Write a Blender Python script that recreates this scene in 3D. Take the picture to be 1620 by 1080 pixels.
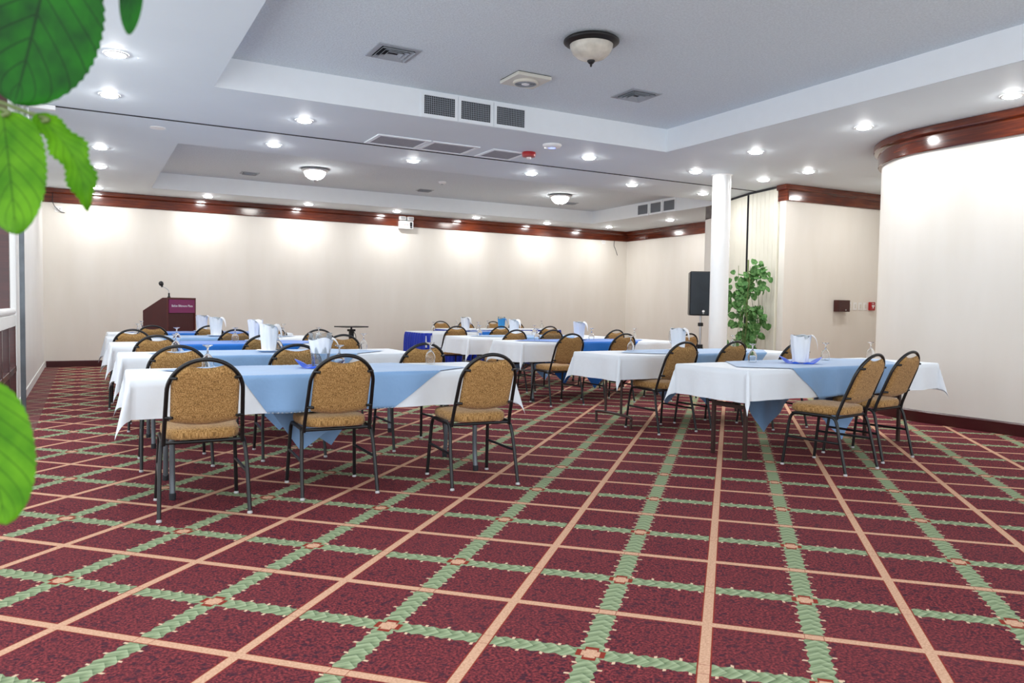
import bpy, bmesh, math, random
from mathutils import Vector, Matrix
random.seed(7)
PI = math.pi
S = bpy.context.scene
COL = S.collection
for _o in list(bpy.data.objects):
    bpy.data.objects.remove(_o)

# ------------------------------------------------------------------ camera
FPX, YAW, PITCH, ROLL, CAMH = 1214.72, 0.5085, -0.0431, 0.0149, 1.17
F_ = Vector((math.sin(YAW)*math.cos(PITCH), math.cos(YAW)*math.cos(PITCH), math.sin(PITCH)))
R0 = Vector((math.cos(YAW), -math.sin(YAW), 0.0))
U0 = R0.cross(F_)
R_ = R0*math.cos(ROLL) + U0*math.sin(ROLL)
U_ = -R0*math.sin(ROLL) + U0*math.cos(ROLL)
cam_d = bpy.data.cameras.new('camera')
cam = bpy.data.objects.new('camera', cam_d)
COL.objects.link(cam)
cam.matrix_world = Matrix(((R_.x, U_.x, -F_.x, 0), (R_.y, U_.y, -F_.y, 0), (R_.z, U_.z, -F_.z, CAMH), (0, 0, 0, 1)))
cam_d.sensor_width = 36.0
cam_d.lens = FPX*36.0/1620.0
cam_d.clip_start = 0.05
cam_d.clip_end = 200
cam_d.dof.use_dof = True
cam_d.dof.focus_distance = 6.5
cam_d.dof.aperture_fstop = 7.0
S.camera = cam

# ------------------------------------------------------------------ world, exposure
w = bpy.data.worlds.new('daylight')
S.world = w
w.use_nodes = True
bg = w.node_tree.nodes['Background']
bg.inputs[0].default_value = (0.90, 0.95, 1.0, 1)
bg.inputs[1].default_value = 1.9
S.view_settings.view_transform = 'Standard'
S.view_settings.look = 'None'
S.view_settings.gamma = 1.0
S.view_settings.use_curve_mapping = False
S.view_settings.exposure = 0.34
LENS_POWER = 245.0
DOME_POWER = 22.0
S.cycles.max_bounces = 10
S.cycles.diffuse_bounces = 6
S.cycles.transmission_bounces = 8
S.cycles.transparent_max_bounces = 12
S.cycles.caustics_reflective = False
S.cycles.caustics_refractive = False
S.cycles.sample_clamp_indirect = 6.0
S.cycles.use_denoising = True

# ------------------------------------------------------------------ node helpers
class Ex:
    """a float socket with python arithmetic"""
    nt = None
    def __init__(s, sock): s.s = sock
    @staticmethod
    def op(name, *a):
        n = Ex.nt.nodes.new('ShaderNodeMath'); n.operation = name
        for i, v in enumerate(a):
            if isinstance(v, Ex): Ex.nt.links.new(v.s, n.inputs[i])
            else: n.inputs[i].default_value = v
        return Ex(n.outputs[0])
    def __add__(s, o): return Ex.op('ADD', s, o)
    __radd__ = __add__
    def __sub__(s, o): return Ex.op('SUBTRACT', s, o)
    def __rsub__(s, o): return Ex.op('SUBTRACT', o, s)
    def __mul__(s, o): return Ex.op('MULTIPLY', s, o)
    __rmul__ = __mul__
    def __truediv__(s, o): return Ex.op('DIVIDE', s, o)
    def lt(s, o): return Ex.op('LESS_THAN', s, o)
    def gt(s, o): return Ex.op('GREATER_THAN', s, o)
    def abs(s): return Ex.op('ABSOLUTE', s)
    def frac(s): return Ex.op('FRACT', s)
    def sin(s): return Ex.op('SINE', s)
    def max(s, o): return Ex.op('MAXIMUM', s, o)
    def min(s, o): return Ex.op('MINIMUM', s, o)

def newmat(name):
    m = bpy.data.materials.new(name); m.use_nodes = True
    nt = m.node_tree; Ex.nt = nt
    return m, nt, nt.nodes['Principled BSDF']
def srgb(r, g, b):
    f = lambda c: (c/255/12.92) if c/255 <= 0.04045 else ((c/255+0.055)/1.055)**2.4
    return (f(r), f(g), f(b), 1.0)
def coords(nt, kind='Object'):
    return nt.nodes.new('ShaderNodeTexCoord').outputs[kind]
def mapping(nt, vec, scale=(1, 1, 1), rot=(0, 0, 0)):
    n = nt.nodes.new('ShaderNodeMapping'); nt.links.new(vec, n.inputs[0])
    n.inputs['Scale'].default_value = scale; n.inputs['Rotation'].default_value = rot
    return n.outputs[0]
def noise(nt, vec, scale, detail=3.0, rough=0.5):
    n = nt.nodes.new('ShaderNodeTexNoise'); nt.links.new(vec, n.inputs['Vector'])
    n.inputs['Scale'].default_value = scale; n.inputs['Detail'].default_value = detail
    n.inputs['Roughness'].default_value = rough
    return n.outputs[0]
def ramp(nt, fac, stops, interp='LINEAR'):
    n = nt.nodes.new('ShaderNodeValToRGB'); nt.links.new(fac, n.inputs[0])
    cr = n.color_ramp; cr.interpolation = interp
    while len(cr.elements) < len(stops): cr.elements.new(0.5)
    for e, (p, c) in zip(cr.elements, stops): e.position = p; e.color = c
    return n.outputs[0]
def mixc(nt, fac, a, b):
    n = nt.nodes.new('ShaderNodeMix'); n.data_type = 'RGBA'
    for v, k in ((fac, 0), (a, 6), (b, 7)):
        if isinstance(v, Ex): v = v.s
        if hasattr(v, 'is_linked'): nt.links.new(v, n.inputs[k])
        else: n.inputs[k].default_value = v
    return n.outputs[2]
def bump(nt, bsdf, height, strength=0.3, dist=0.01):
    n = nt.nodes.new('ShaderNodeBump'); nt.links.new(height, n.inputs['Height'])
    n.inputs['Strength'].default_value = strength; n.inputs['Distance'].default_value = dist
    nt.links.new(n.outputs[0], bsdf.inputs['Normal'])
def plain(name, col, rough=0.5, metal=0.0, var=0.0, nscale=8.0, bstr=0.0, bscale=60.0, coat=0.0):
    m, nt, b = newmat(name)
    b.inputs['Roughness'].default_value = rough; b.inputs['Metallic'].default_value = metal
    b.inputs['Coat Weight'].default_value = coat
    c = coords(nt)
    lo = tuple(x*(1-var) for x in col[:3])+(1,); hi = tuple(min(1, x*(1+var)) for x in col[:3])+(1,)
    nt.links.new(ramp(nt, noise(nt, c, nscale), [(0.3, lo), (0.7, hi)]), b.inputs['Base Color'])
    if bstr: bump(nt, b, noise(nt, c, bscale, 2), bstr, 0.004)
    return m
def emitter(name, col, power):
    m = bpy.data.materials.new(name); m.use_nodes = True
    nt = m.node_tree; b = nt.nodes['Principled BSDF']
    b.inputs['Base Color'].default_value = (0.9, 0.9, 0.9, 1)
    b.inputs['Emission Color'].default_value = col; b.inputs['Emission Strength'].default_value = power
    return m

# ------------------------------------------------------------------ materials
M = {}
M['soffit'] = plain('soffit_paint', (0.74, 0.815, 0.86, 1), 0.6, var=0.015, nscale=1.5, bstr=0.06, bscale=3.0)
M['face'] = plain('recess_paint', (0.88, 0.92, 0.95, 1), 0.6, var=0.01)
M['white_wall'] = plain('white_wall_paint', (0.82, 0.82, 0.80, 1), 0.5, var=0.02, nscale=2)
def popcorn():
    m, nt, b = newmat('popcorn_plaster'); c = coords(nt)
    n1 = noise(nt, c, 55, 4, 0.7)
    nt.links.new(ramp(nt, n1, [(0.3, (0.64, 0.71, 0.76, 1)), (0.7, (0.80, 0.88, 0.93, 1))]), b.inputs['Base Color'])
    b.inputs['Roughness'].default_value = 0.8
    bump(nt, b, n1, 0.55, 0.02); return m
M['popcorn'] = popcorn()
def wallpaper():
    m, nt, b = newmat('cream_vinyl'); c = coords(nt)
    n1 = noise(nt, mapping(nt, c, (1, 1, 0.25)), 3.0, 3)
    nt.links.new(ramp(nt, n1, [(0.25, srgb(231, 226, 216)), (0.75, srgb(237, 233, 225))]), b.inputs['Base Color'])
    b.inputs['Roughness'].default_value = 0.45
    bump(nt, b, noise(nt, mapping(nt, c, (90, 90, 12)), 4, 2), 0.06, 0.003); return m
M['cream'] = wallpaper()
def wood(name, a, bb, c3, rough=0.18):
    m, nt, b = newmat(name); c = coords(nt)
    n1 = noise(nt, mapping(nt, c, (1.2, 1.2, 22)), 2.2, 5, 0.6)
    n2 = noise(nt, mapping(nt, c, (0.7, 0.7, 0.7)), 1.3, 2)
    k = nt.nodes.new('ShaderNodeMath'); k.operation = 'ADD'
    k.use_clamp = True
    nt.links.new(n1, k.inputs[0]); nt.links.new(n2, k.inputs[1])
    k2 = nt.nodes.new('ShaderNodeMath'); k2.operation = 'MULTIPLY'; nt.links.new(k.outputs[0], k2.inputs[0]); k2.inputs[1].default_value = 1.0
    s = nt.nodes.new('ShaderNodeMath'); s.operation = 'MULTIPLY_ADD'
    nt.links.new(n1, s.inputs[0]); s.inputs[1].default_value = 0.55
    q = nt.nodes.new('ShaderNodeMath'); q.operation = 'MULTIPLY'; nt.links.new(n2, q.inputs[0]); q.inputs[1].default_value = 0.45
    nt.links.new(q.outputs[0], s.inputs[2])
    nt.links.new(ramp(nt, s.outputs[0], [(0.32, a), (0.5, bb), (0.68, c3)]), b.inputs['Base Color'])
    b.inputs['Roughness'].default_value = rough; b.inputs['Coat Weight'].default_value = 0.4
    b.inputs['Coat Roughness'].default_value = 0.08; return m
M['trim'] = wood('mahogany_varnish', srgb(52, 20, 13), srgb(88, 36, 20), srgb(132, 60, 28), 0.16)
M['darkwood'] = wood('dark_mahogany', srgb(46, 14, 14), srgb(62, 18, 18), srgb(78, 26, 22), 0.3)
def baseboard():
    m, nt, b = newmat('vinyl_baseboard'); c = coords(nt)
    n1 = noise(nt, mapping(nt, c, (1, 1, 3)), 30, 5, 0.75)
    nt.links.new(ramp(nt, n1, [(0.0, srgb(60, 14, 18)), (0.66, srgb(68, 16, 20)), (0.72, srgb(120, 70, 68))]), b.inputs['Base Color'])
    b.inputs['Roughness'].default_value = 0.3; return m
M['baseboard'] = baseboard()

def carpet():
    m, nt, b = newmat('patterned_carpet')
    c = coords(nt)
    sep = nt.nodes.new('ShaderNodeSeparateXYZ'); nt.links.new(c, sep.inputs[0])
    X, Y = Ex(sep.outputs[0]), Ex(sep.outputs[1])
    P2 = 0.75
    k = 0.70710678
    u = ((X-0.9666)-(Y-2.6349))*k
    v = ((X-0.9666)+(Y-2.6349))*k
    sd = lambda t: ((t/P2+0.5).frac()-0.5)*P2          # signed distance to the nearest leafy band
    du, dv = sd(u), sd(v)
    au, av = du.abs(), dv.abs()
    bu, bv = 0.375-au, 0.375-av                        # distance to the nearest plain band
    wob = Ex(noise(nt, c, 40, 2))*0.014-0.007
    def leafband(d, a, t):
        scal = ((t*(1/0.055)+d*0).frac()-0.5).abs()*2.0
        half = 0.032+0.011*scal+wob
        mask = a.lt(half)
        # overlapping leaves: slanted phases from both edges
        ph = ((t+a*0.9)*(1/0.05)).frac()
        ph2 = ((t*(1/0.032))-d*22.0).frac()
        shade = ph*0.6+ph2*0.4
        spike = (a.lt(half+0.016))*(((t*(1/0.083)+d.gt(0.0)*0.43).frac()).lt(0.13))
        return mask, shade, spike
    m1, s1, k1 = leafband(du, au, v)
    m2, s2, k2 = leafband(dv, av, u)
    # ground
    vor = nt.nodes.new('ShaderNodeTexVoronoi'); nt.links.new(c, vor.inputs['Vector']); vor.inputs['Scale'].default_value = 26
    vor2 = nt.nodes.new('ShaderNodeTexVoronoi'); nt.links.new(c, vor2.inputs['Vector']); vor2.inputs['Scale'].default_value = 105
    n1 = noise(nt, c, 95, 3, 0.65)
    ground = ramp(nt, n1, [(0.38, srgb(62, 30, 42)), (0.49, srgb(108, 46, 54)), (0.60, srgb(158, 66, 68))])
    dots = ramp(nt, vor.outputs['Distance'], [(0.20, (1, 1, 1, 1)), (0.36, (0, 0, 0, 1))])
    ground = mixc(nt, Ex(dots)*0.78, ground, srgb(52, 34, 50))
    cells = ramp(nt, vor2.outputs['Distance'], [(0.25, (0, 0, 0, 1)), (0.7, (1, 1, 1, 1))])
    ground = mixc(nt, Ex(cells)*0.30, ground, srgb(52, 20, 32))
    dirt = ramp(nt, noise(nt, c, 0.9, 4), [(0.35, (0, 0, 0, 1)), (0.75, (1, 1, 1, 1))])
    ground = mixc(nt, Ex(dirt)*0.28, ground, srgb(120, 62, 66))
    green = ramp(nt, (s1*m1+s2*(1.0-m1)).s, [(0.0, srgb(70, 84, 62)), (0.16, srgb(110, 128, 96)), (0.55, srgb(142, 158, 122)), (1.0, srgb(172, 186, 152))])
    beige = ramp(nt, noise(nt, c, 120, 3), [(0.3, srgb(192, 148, 118)), (0.7, srgb(222, 180, 152))])
    col = mixc(nt, k1.max(k2), ground, srgb(222, 190, 160))
    col = mixc(nt, m1.max(m2), col, green)
    node = (au.lt(0.055))*(av.lt(0.055))
    red = srgb(140, 52, 40)
    edge = bu.min(bv).lt(0.0235)
    col = mixc(nt, edge*(1.0-m1.max(m2)), col, red)
    # crossings of a leafy band with anything: a beige tile with red ends
    tile1 = (au.lt(0.050))*((av.min(bv)).lt(0.024))
    tile2 = (av.lt(0.050))*((au.min(bu)).lt(0.024))
    col = mixc(nt, (tile1.max(tile2)), col, red)
    t1i = (au.lt(0.032))*((av.min(bv)).lt(0.019))
    t2i = (av.lt(0.032))*((au.min(bu)).lt(0.019))
    plainb = (bu.lt(0.0185)).max(bv.lt(0.0185))
    keep = (1.0-(au.min(av)).lt(0.034)).max(t1i.max(t2i))
    col = mixc(nt, (plainb*keep).max(t1i.max(t2i)), col, beige)
    # plain worn border strip along the left wall
    col = mixc(nt, X.lt(-0.40)*Y.gt(8.0)*0.75, col, srgb(112, 74, 74))
    nt.links.new(col, b.inputs['Base Color'])
    b.inputs['Roughness'].default_value = 0.95
    b.inputs['Specular IOR Level'].default_value = 0.15
    bump(nt, b, n1, 0.25, 0.004)
    return m
M['carpet'] = carpet()

def fabric():
    m, nt, b = newmat('tan_weave'); c = coords(nt)
    a1 = noise(nt, mapping(nt, c, (300, 300, 26)), 1.0, 2)
    a2 = noise(nt, mapping(nt, c, (30, 30, 330)), 1.0, 2)
    h = nt.nodes.new('ShaderNodeMix'); h.inputs[0].default_value = 0.22; nt.links.new(a1, h.inputs[2]); nt.links.new(a2, h.inputs[3])
    nt.links.new(ramp(nt, h.outputs[0], [(0.36, srgb(108, 78, 38)), (0.5, srgb(164, 122, 66)), (0.64, srgb(204, 164, 108))]), b.inputs['Base Color'])
    b.inputs['Roughness'].default_value = 0.9; b.inputs['Sheen Weight'].default_value = 0.15
    bump(nt, b, h.outputs[0], 0.3, 0.003); return m
M['fabric'] = fabric()
def linen(name, col, var=0.05):
    m, nt, b = newmat(name); c = coords(nt)
    n1 = noise(nt, c, 3.0, 4, 0.55)
    lo = tuple(x*(1-var) for x in col[:3])+(1,); hi = tuple(min(1, x*(1+var)) for x in col[:3])+(1,)
    nt.links.new(ramp(nt, n1, [(0.3, lo), (0.7, hi)]), b.inputs['Base Color'])
    b.inputs['Roughness'].default_value = 0.6; b.inputs['Sheen Weight'].default_value = 0.35; b.inputs['Sheen Roughness'].default_value = 0.35
    bump(nt, b, noise(nt, c, 7.0, 3, 0.6), 0.22, 0.03); return m
M['cloth'] = linen('white_linen', (0.80, 0.86, 0.92, 1), 0.02)
M['napkin'] = linen('napkin_linen', (0.88, 0.90, 0.92, 1), 0.02)
M['lightblue'] = linen('light_blue_linen', srgb(132, 172, 216), 0.05)
M['royal'] = linen('royal_blue_linen', srgb(2, 110, 206), 0.06)
M['skirt'] = linen('royal_blue_skirt', srgb(10, 50, 178), 0.10)
M['napblue'] = linen('deep_blue_napkin', srgb(4, 84, 214), 0.05)
M['cupblue'] = linen('sky_blue_napkin', srgb(52, 150, 220), 0.05)
M['black'] = plain('black_enamel', (0.004, 0.004, 0.005, 1), 0.38, 0.0, 0.3, 12)
M['glide'] = plain('grey_plastic', (0.5, 0.5, 0.5, 1), 0.4)
M['gunmetal'] = plain('grey_enamel', (0.13, 0.15, 0.17, 1), 0.32, 0.3, 0.15)
M['brownmetal'] = plain('brown_enamel', (0.045, 0.022, 0.018, 1), 0.35, 0.0, 0.2)
M['steel'] = plain('brushed_steel', (0.55, 0.56, 0.58, 1), 0.3, 0.9, 0.05)
M['particle'] = plain('table_board', (0.30, 0.22, 0.15, 1), 0.6, 0, 0.1)
M['lectern'] = plain('oxblood_laminate', srgb(74, 26, 26), 0.4, 0, 0.08, 5)
M['lectern_top'] = plain('oxblood_laminate_top', srgb(96, 44, 38), 0.4, 0, 0.08, 5)
M['magenta'] = plain('magenta_panel', srgb(132, 40, 92), 0.45, 0, 0.03)
M['lettering'] = plain('white_lettering', (0.85, 0.85, 0.85, 1), 0.5)
M['plastic'] = plain('white_plastic', (0.88, 0.88, 0.87, 1), 0.35, 0, 0.02)
M['ivory'] = plain('ivory_plastic', (0.70, 0.68, 0.60, 1), 0.4, 0, 0.03)
M['redplastic'] = plain('red_plastic', srgb(170, 18, 24), 0.35, 0, 0.05)
M['dark'] = plain('duct_black', (0.012, 0.013, 0.018, 1), 0.7, 0, 0.1)
M['filter'] = plain('grey_filter', (0.34, 0.35, 0.38, 1), 0.8, 0, 0.06, 20)
M['ventgrey'] = plain('vent_enamel', (0.38, 0.41, 0.45, 1), 0.5, 0, 0.05)
M['panel'] = plain('partition_vinyl', srgb(226, 223, 208), 0.5, 0, 0.02, 2)
M['column'] = plain('column_enamel', (0.84, 0.86, 0.86, 1), 0.25, 0, 0.01)
M['charcoal'] = plain('charcoal_cloth_grille', (0.018, 0.026, 0.034, 1), 0.75, 0, 0.15, 6)
M['bronze'] = plain('oil_rubbed_bronze', (0.012, 0.011, 0.012, 1), 0.45, 0.2, 0.2)
M['alabaster'] = plain('alabaster_glass', (0.62, 0.58, 0.50, 1), 0.25, 0, 0.18, 9)
M['brownbox'] = plain('brown_box_paint', srgb(64, 22, 20), 0.35, 0, 0.05)
M['china'] = plain('white_china', (0.85, 0.87, 0.88, 1), 0.2)
M['terracotta'] = plain('terracotta', srgb(140, 78, 52), 0.8, 0, 0.1)
M['soil'] = plain('soil', (0.03, 0.02, 0.015, 1), 0.95, 0, 0.3, 40)
M['bluelight'] = emitter('blue_indicator', (0.15, 0.25, 1.0, 1), 1.5)
M['lens'] = emitter('lit_diffuser', (1.0, 0.99, 0.98, 1), LENS_POWER)
M['dome'] = emitter('lit_glass_dome', (1.0, 0.98, 0.94, 1), DOME_POWER)
def glass():
    m, nt, b = newmat('clear_glass')
    tr = nt.nodes.new('ShaderNodeBsdfTransparent'); tr.inputs[0].default_value = (0.93, 0.95, 0.96, 1)
    gl = nt.nodes.new('ShaderNodeBsdfGlossy'); gl.inputs['Roughness'].default_value = 0.05
    gl.inputs[0].default_value = (1, 1, 1, 1)
    lw = nt.nodes.new('ShaderNodeLayerWeight'); lw.inputs[0].default_value = 0.28
    mx = nt.nodes.new('ShaderNodeMixShader')
    nt.links.new(lw.outputs['Fresnel'], mx.inputs[0]); nt.links.new(tr.outputs[0], mx.inputs[1]); nt.links.new(gl.outputs[0], mx.inputs[2])
    df = nt.nodes.new('ShaderNodeBsdfTranslucent'); df.inputs[0].default_value = (0.9, 0.93, 0.96, 1)
    m2 = nt.nodes.new('ShaderNodeMixShader'); m2.inputs[0].default_value = 0.08
    nt.links.new(mx.outputs[0], m2.inputs[1]); nt.links.new(df.outputs[0], m2.inputs[2])
    nt.links.new(m2.outputs[0], nt.nodes['Material Output'].inputs[0])
    return m
M['glass'] = glass()
def crystal():
    m, nt, b = newmat('goblet_crystal')
    b.inputs['Base Color'].default_value = (0.98, 0.99, 1, 1); b.inputs['Roughness'].default_value = 0.0
    b.inputs['Transmission Weight'].default_value = 1.0; b.inputs['IOR'].default_value = 1.42
    return m
M['crystal'] = crystal()
def leafmat(name, dark, mid, light, trans=0.3):
    m, nt, b = newmat(name)
    uv = nt.nodes.new('ShaderNodeUVMap').outputs[0]
    sep = nt.nodes.new('ShaderNodeSeparateXYZ'); nt.links.new(uv, sep.inputs[0])
    U, V = Ex(sep.outputs[0]), Ex(sep.outputs[1])
    a = (V-0.5).abs()
    vein = ((U-a*0.75)*7.0).frac()
    side = ((vein-0.5).abs()).gt(0.455)
    mid_v = a.lt(0.012)
    n1 = noise(nt, coords(nt), 30, 3)
    base = ramp(nt, n1, [(0.3, mid), (0.75, light)])
    col = mixc(nt, side.max(mid_v)*0.65, base, dark)
    nt.links.new(col, b.inputs['Base Color'])
    b.inputs['Roughness'].default_value = 0.6; b.inputs['Specular IOR Level'].default_value = 0.25
    bump(nt, b, vein.s, 0.25, 0.004)
    tr = nt.nodes.new('ShaderNodeBsdfTranslucent'); nt.links.new(col, tr.inputs[0])
    mx = nt.nodes.new('ShaderNodeMixShader'); mx.inputs[0].default_value = trans
    nt.links.new(b.outputs[0], mx.inputs[1]); nt.links.new(tr.outputs[0], mx.inputs[2])
    nt.links.new(mx.outputs[0], nt.nodes['Material Output'].inputs[0])
    return m
M['leaf_light'] = leafmat('fresh_green_leaf', srgb(32, 70, 8), srgb(62, 122, 12), srgb(104, 166, 26), 0.40)
M['leaf_dark'] = leafmat('deep_green_leaf', srgb(4, 26, 8), srgb(8, 62, 14), srgb(26, 108, 10), 0.2)
M['leaf_vine'] = leafmat('variegated_vine_leaf', srgb(30, 70, 30), srgb(44, 100, 44), srgb(132, 178, 110), 0.25)
M['stem'] = plain('plant_stem', srgb(96, 110, 60), 0.6, 0, 0.15)

# ------------------------------------------------------------------ mesh helpers
def finish(name, bm, mats, parent=None, smooth=False, auto=None):
    me = bpy.data.meshes.new(name)
    bmesh.ops.recalc_face_normals(bm, faces=bm.faces[:])
    bm.to_mesh(me); bm.free()
    if not isinstance(mats, (list, tuple)): mats = [mats]
    for x in mats: me.materials.append(x)
    if smooth:
        for p in me.polygons: p.use_smooth = True
        if auto: me.set_sharp_from_angle(angle=math.radians(auto))
    o = bpy.data.objects.new(name, me); COL.objects.link(o)
    if parent: o.parent = parent
    return o
def box(bm, lo, hi, mat=0, M4=None, bev=0.0):
    vs = [bm.verts.new((x, y, z)) for x in (lo[0], hi[0]) for y in (lo[1], hi[1]) for z in (lo[2], hi[2])]
    fs = []
    for f in ((0, 1, 3, 2), (4, 6, 7, 5), (0, 4, 5, 1), (2, 3, 7, 6), (0, 2, 6, 4), (1, 5, 7, 3)):
        q = bm.faces.new([vs[i] for i in f]); q.material_index = mat; fs.append(q)
    if bev:
        es = list({e for f in fs for e in f.edges})
        r = bmesh.ops.bevel(bm, geom=es, offset=bev, segments=2, affect='EDGES', profile=0.5)
        for f in r['faces']: f.material_index = mat
        vs = list({v for f in r['faces'] for v in f.verts} | {v for v in vs if v.is_valid})
    if M4 is not None:
        for v in vs: v.co = M4 @ v.co
    return vs
def tube(bm, pts, r, seg=10, mat=0, cap=True, radii=None):
    pts = [Vector(p) for p in pts]
    n = len(pts); rings = []
    t0 = (pts[1]-pts[0]).normalized()
    up = Vector((0, 0, 1)) if abs(t0.z) < 0.9 else Vector((1, 0, 0))
    a = t0.cross(up).normalized()
    for i, p in enumerate(pts):
        t = (pts[min(i+1, n-1)]-pts[max(i-1, 0)]).normalized()
        a = (a-t*a.dot(t)).normalized(); b = t.cross(a)
        rr = radii[i] if radii else r
        rings.append([bm.verts.new(p+a*(rr*math.cos(2*PI*k/seg))+b*(rr*math.sin(2*PI*k/seg))) for k in range(seg)])
    for i in range(n-1):
        for k in range(seg):
            f = bm.faces.new((rings[i][k], rings[i][(k+1) % seg], rings[i+1][(k+1) % seg], rings[i+1][k])); f.material_index = mat
    if cap:
        for rg in (rings[0], rings[-1]):
            f = bm.faces.new(rg); f.material_index = mat
def lathe(bm, prof, seg=24, mat=0, c=(0, 0, 0), capb=False, capt=False):
    rings = []
    for r, z in prof:
        if r < 1e-6: rings.append([bm.verts.new((c[0], c[1], c[2]+z))])
        else: rings.append([bm.verts.new((c[0]+r*math.cos(2*PI*k/seg), c[1]+r*math.sin(2*PI*k/seg), c[2]+z)) for k in range(seg)])
    for A, B in zip(rings, rings[1:]):
        for k in range(seg):
            k2 = (k+1) % seg
            if len(A) == 1 and len(B) == 1: continue
            if len(A) == 1: f = bm.faces.new((A[0], B[k], B[k2]))
            elif len(B) == 1: f = bm.faces.new((A[k], A[k2], B[0]))
            else: f = bm.faces.new((A[k], A[k2], B[k2], B[k]))
            f.material_index = mat
    if capb and len(rings[0]) > 1: bm.faces.new(rings[0]).material_index = mat
    if capt and len(rings[-1]) > 1: bm.faces.new(rings[-1]).material_index = mat
def arc(c, r, a0, a1, n, plane='xz', y=0.0):
    out = []
    for i in range(n+1):
        a = a0+(a1-a0)*i/n
        out.append((c[0]+r*math.cos(a), y, c[1]+r*math.sin(a)))
    return out
def smoothpath(pts, n=6):
    """Catmull-Rom through points"""
    P = [Vector(p) for p in pts]; out = []
    for i in range(len(P)-1):
        p0, p1, p2, p3 = P[max(i-1, 0)], P[i], P[i+1], P[min(i+2, len(P)-1)]
        for k in range(n):
            t = k/n
            out.append(0.5*((2*p1)+(p2-p0)*t+(2*p0-5*p1+4*p2-p3)*t*t+(3*p1-p0-3*p2+p3)*t*t*t))
    out.append(P[-1]); return out
def thing(name, label, cat, loc=(0, 0, 0), rz=0.0, group=None):
    o = bpy.data.objects.new(name, None); COL.objects.link(o)
    o.empty_display_size = 0.1
    o.location = loc; o.rotation_euler = (0, 0, rz); o['label'] = label; o['category'] = cat
    if group: o['group'] = group
    return o
def tag(o, label, cat, group=None):
    o['label'] = label; o['category'] = cat
    if group: o['group'] = group
    return o
def struct(o):
    o['kind'] = 'structure'; return o
def copy_tree(o, parent=None):
    c = o.copy(); COL.objects.link(c)
    if parent: c.parent = parent
    for ch in list(o.children): copy_tree(ch, c)
    return c
def place(proto, used, loc, rz, label, group=None):
    o = copy_tree(proto) if used else proto
    o.location = loc; o.rotation_euler = (0, 0, rz); o['label'] = label
    if group: o['group'] = group
    return o
def textmesh(body, size, mat, name, parent, M4, extrude=0.001):
    cu = bpy.data.curves.new(name, 'FONT'); cu.body = body; cu.size = size; cu.extrude = extrude
    cu.align_x = 'CENTER'; cu.align_y = 'CENTER'
    t = bpy.data.objects.new(name+'_curve', cu); COL.objects.link(t)
    bpy.context.view_layer.update()
    me = bpy.data.meshes.new_from_object(t.evaluated_get(bpy.context.evaluated_depsgraph_get()))
    bpy.data.objects.remove(t); bpy.data.curves.remove(cu)
    me.transform(M4); me.materials.clear(); me.materials.append(mat); me.name = name
    o = bpy.data.objects.new(name, me); COL.objects.link(o); o.parent = parent
    return o
def T(x, y, z): return Matrix.Translation((x, y, z))
def RZ(a): return Matrix.Rotation(a, 4, 'Z')
def RX(a): return Matrix.Rotation(a, 4, 'X')
def RY(a): return Matrix.Rotation(a, 4, 'Y')

# ------------------------------------------------------------------ the setting
ZC, ZU = 3.17, 3.457          # soffit height, height inside the recesses
XL, YB, XR, YN = -0.63, 15.90, 12.2, -1.2
BX0, BX1, BY1 = -1.9, 12.6, 16.3
bm = bmesh.new(); box(bm, (BX0, YN, -0.05), (BX1, BY1, 0.0)); floor = struct(finish('floor', bm, M['carpet']))

# ceiling: soffit slab with two recesses
T1 = (1.062, -0.2, 6.45, 7.63)
T2 = (1.04, 10.52, 10.40, 14.87)
def cut_quads(bm, x0, y0, x1, y1, holes, z, mat):
    xs = sorted({x0, x1, *[h[0] for h in holes], *[h[2] for h in holes]})
    ys = sorted({y0, y1, *[h[1] for h in holes], *[h[3] for h in holes]})
    vs = {}
    g = lambda x, y: vs.setdefault((x, y), bm.verts.new((x, y, z)))
    for xa, xb in zip(xs, xs[1:]):
        for ya, yb in zip(ys, ys[1:]):
            cx, cy = (xa+xb)/2, (ya+yb)/2
            if any(h[0] < cx < h[2] and h[1] < cy < h[3] for h in holes): continue
            f = bm.faces.new((g(xa, ya), g(xb, ya), g(xb, yb), g(xa, yb))); f.material_index = mat
bm = bmesh.new()
cut_quads(bm, BX0, YN, BX1, BY1, (T1, T2), ZC, 0)
struct(finish('ceiling', bm, M['soffit']))
for T_ in (T1, T2):
    bm = bmesh.new()
    x0, y0, x1, y1 = T_
    tk = 0.04
    zb_ = ZC+0.002
    box(bm, (x0-tk, y0-tk, zb_), (x0, y1+tk, ZU+0.04)); box(bm, (x1, y0-tk, zb_), (x1+tk, y1+tk, ZU+0.04))
    box(bm, (x0, y0-tk, zb_), (x1, y0, ZU+0.04)); box(bm, (x0, y1, zb_), (x1, y1+tk, ZU+0.04))
    struct(finish('trim_1' if T_ is T1 else 'trim_2', bm, M['face']))
    bm = bmesh.new(); box(bm, (x0-0.02, y0-0.02, ZU), (x1+0.02, y1+0.02, ZU+0.04))
    struct(finish('ceiling', bm, M['popcorn']))

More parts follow.
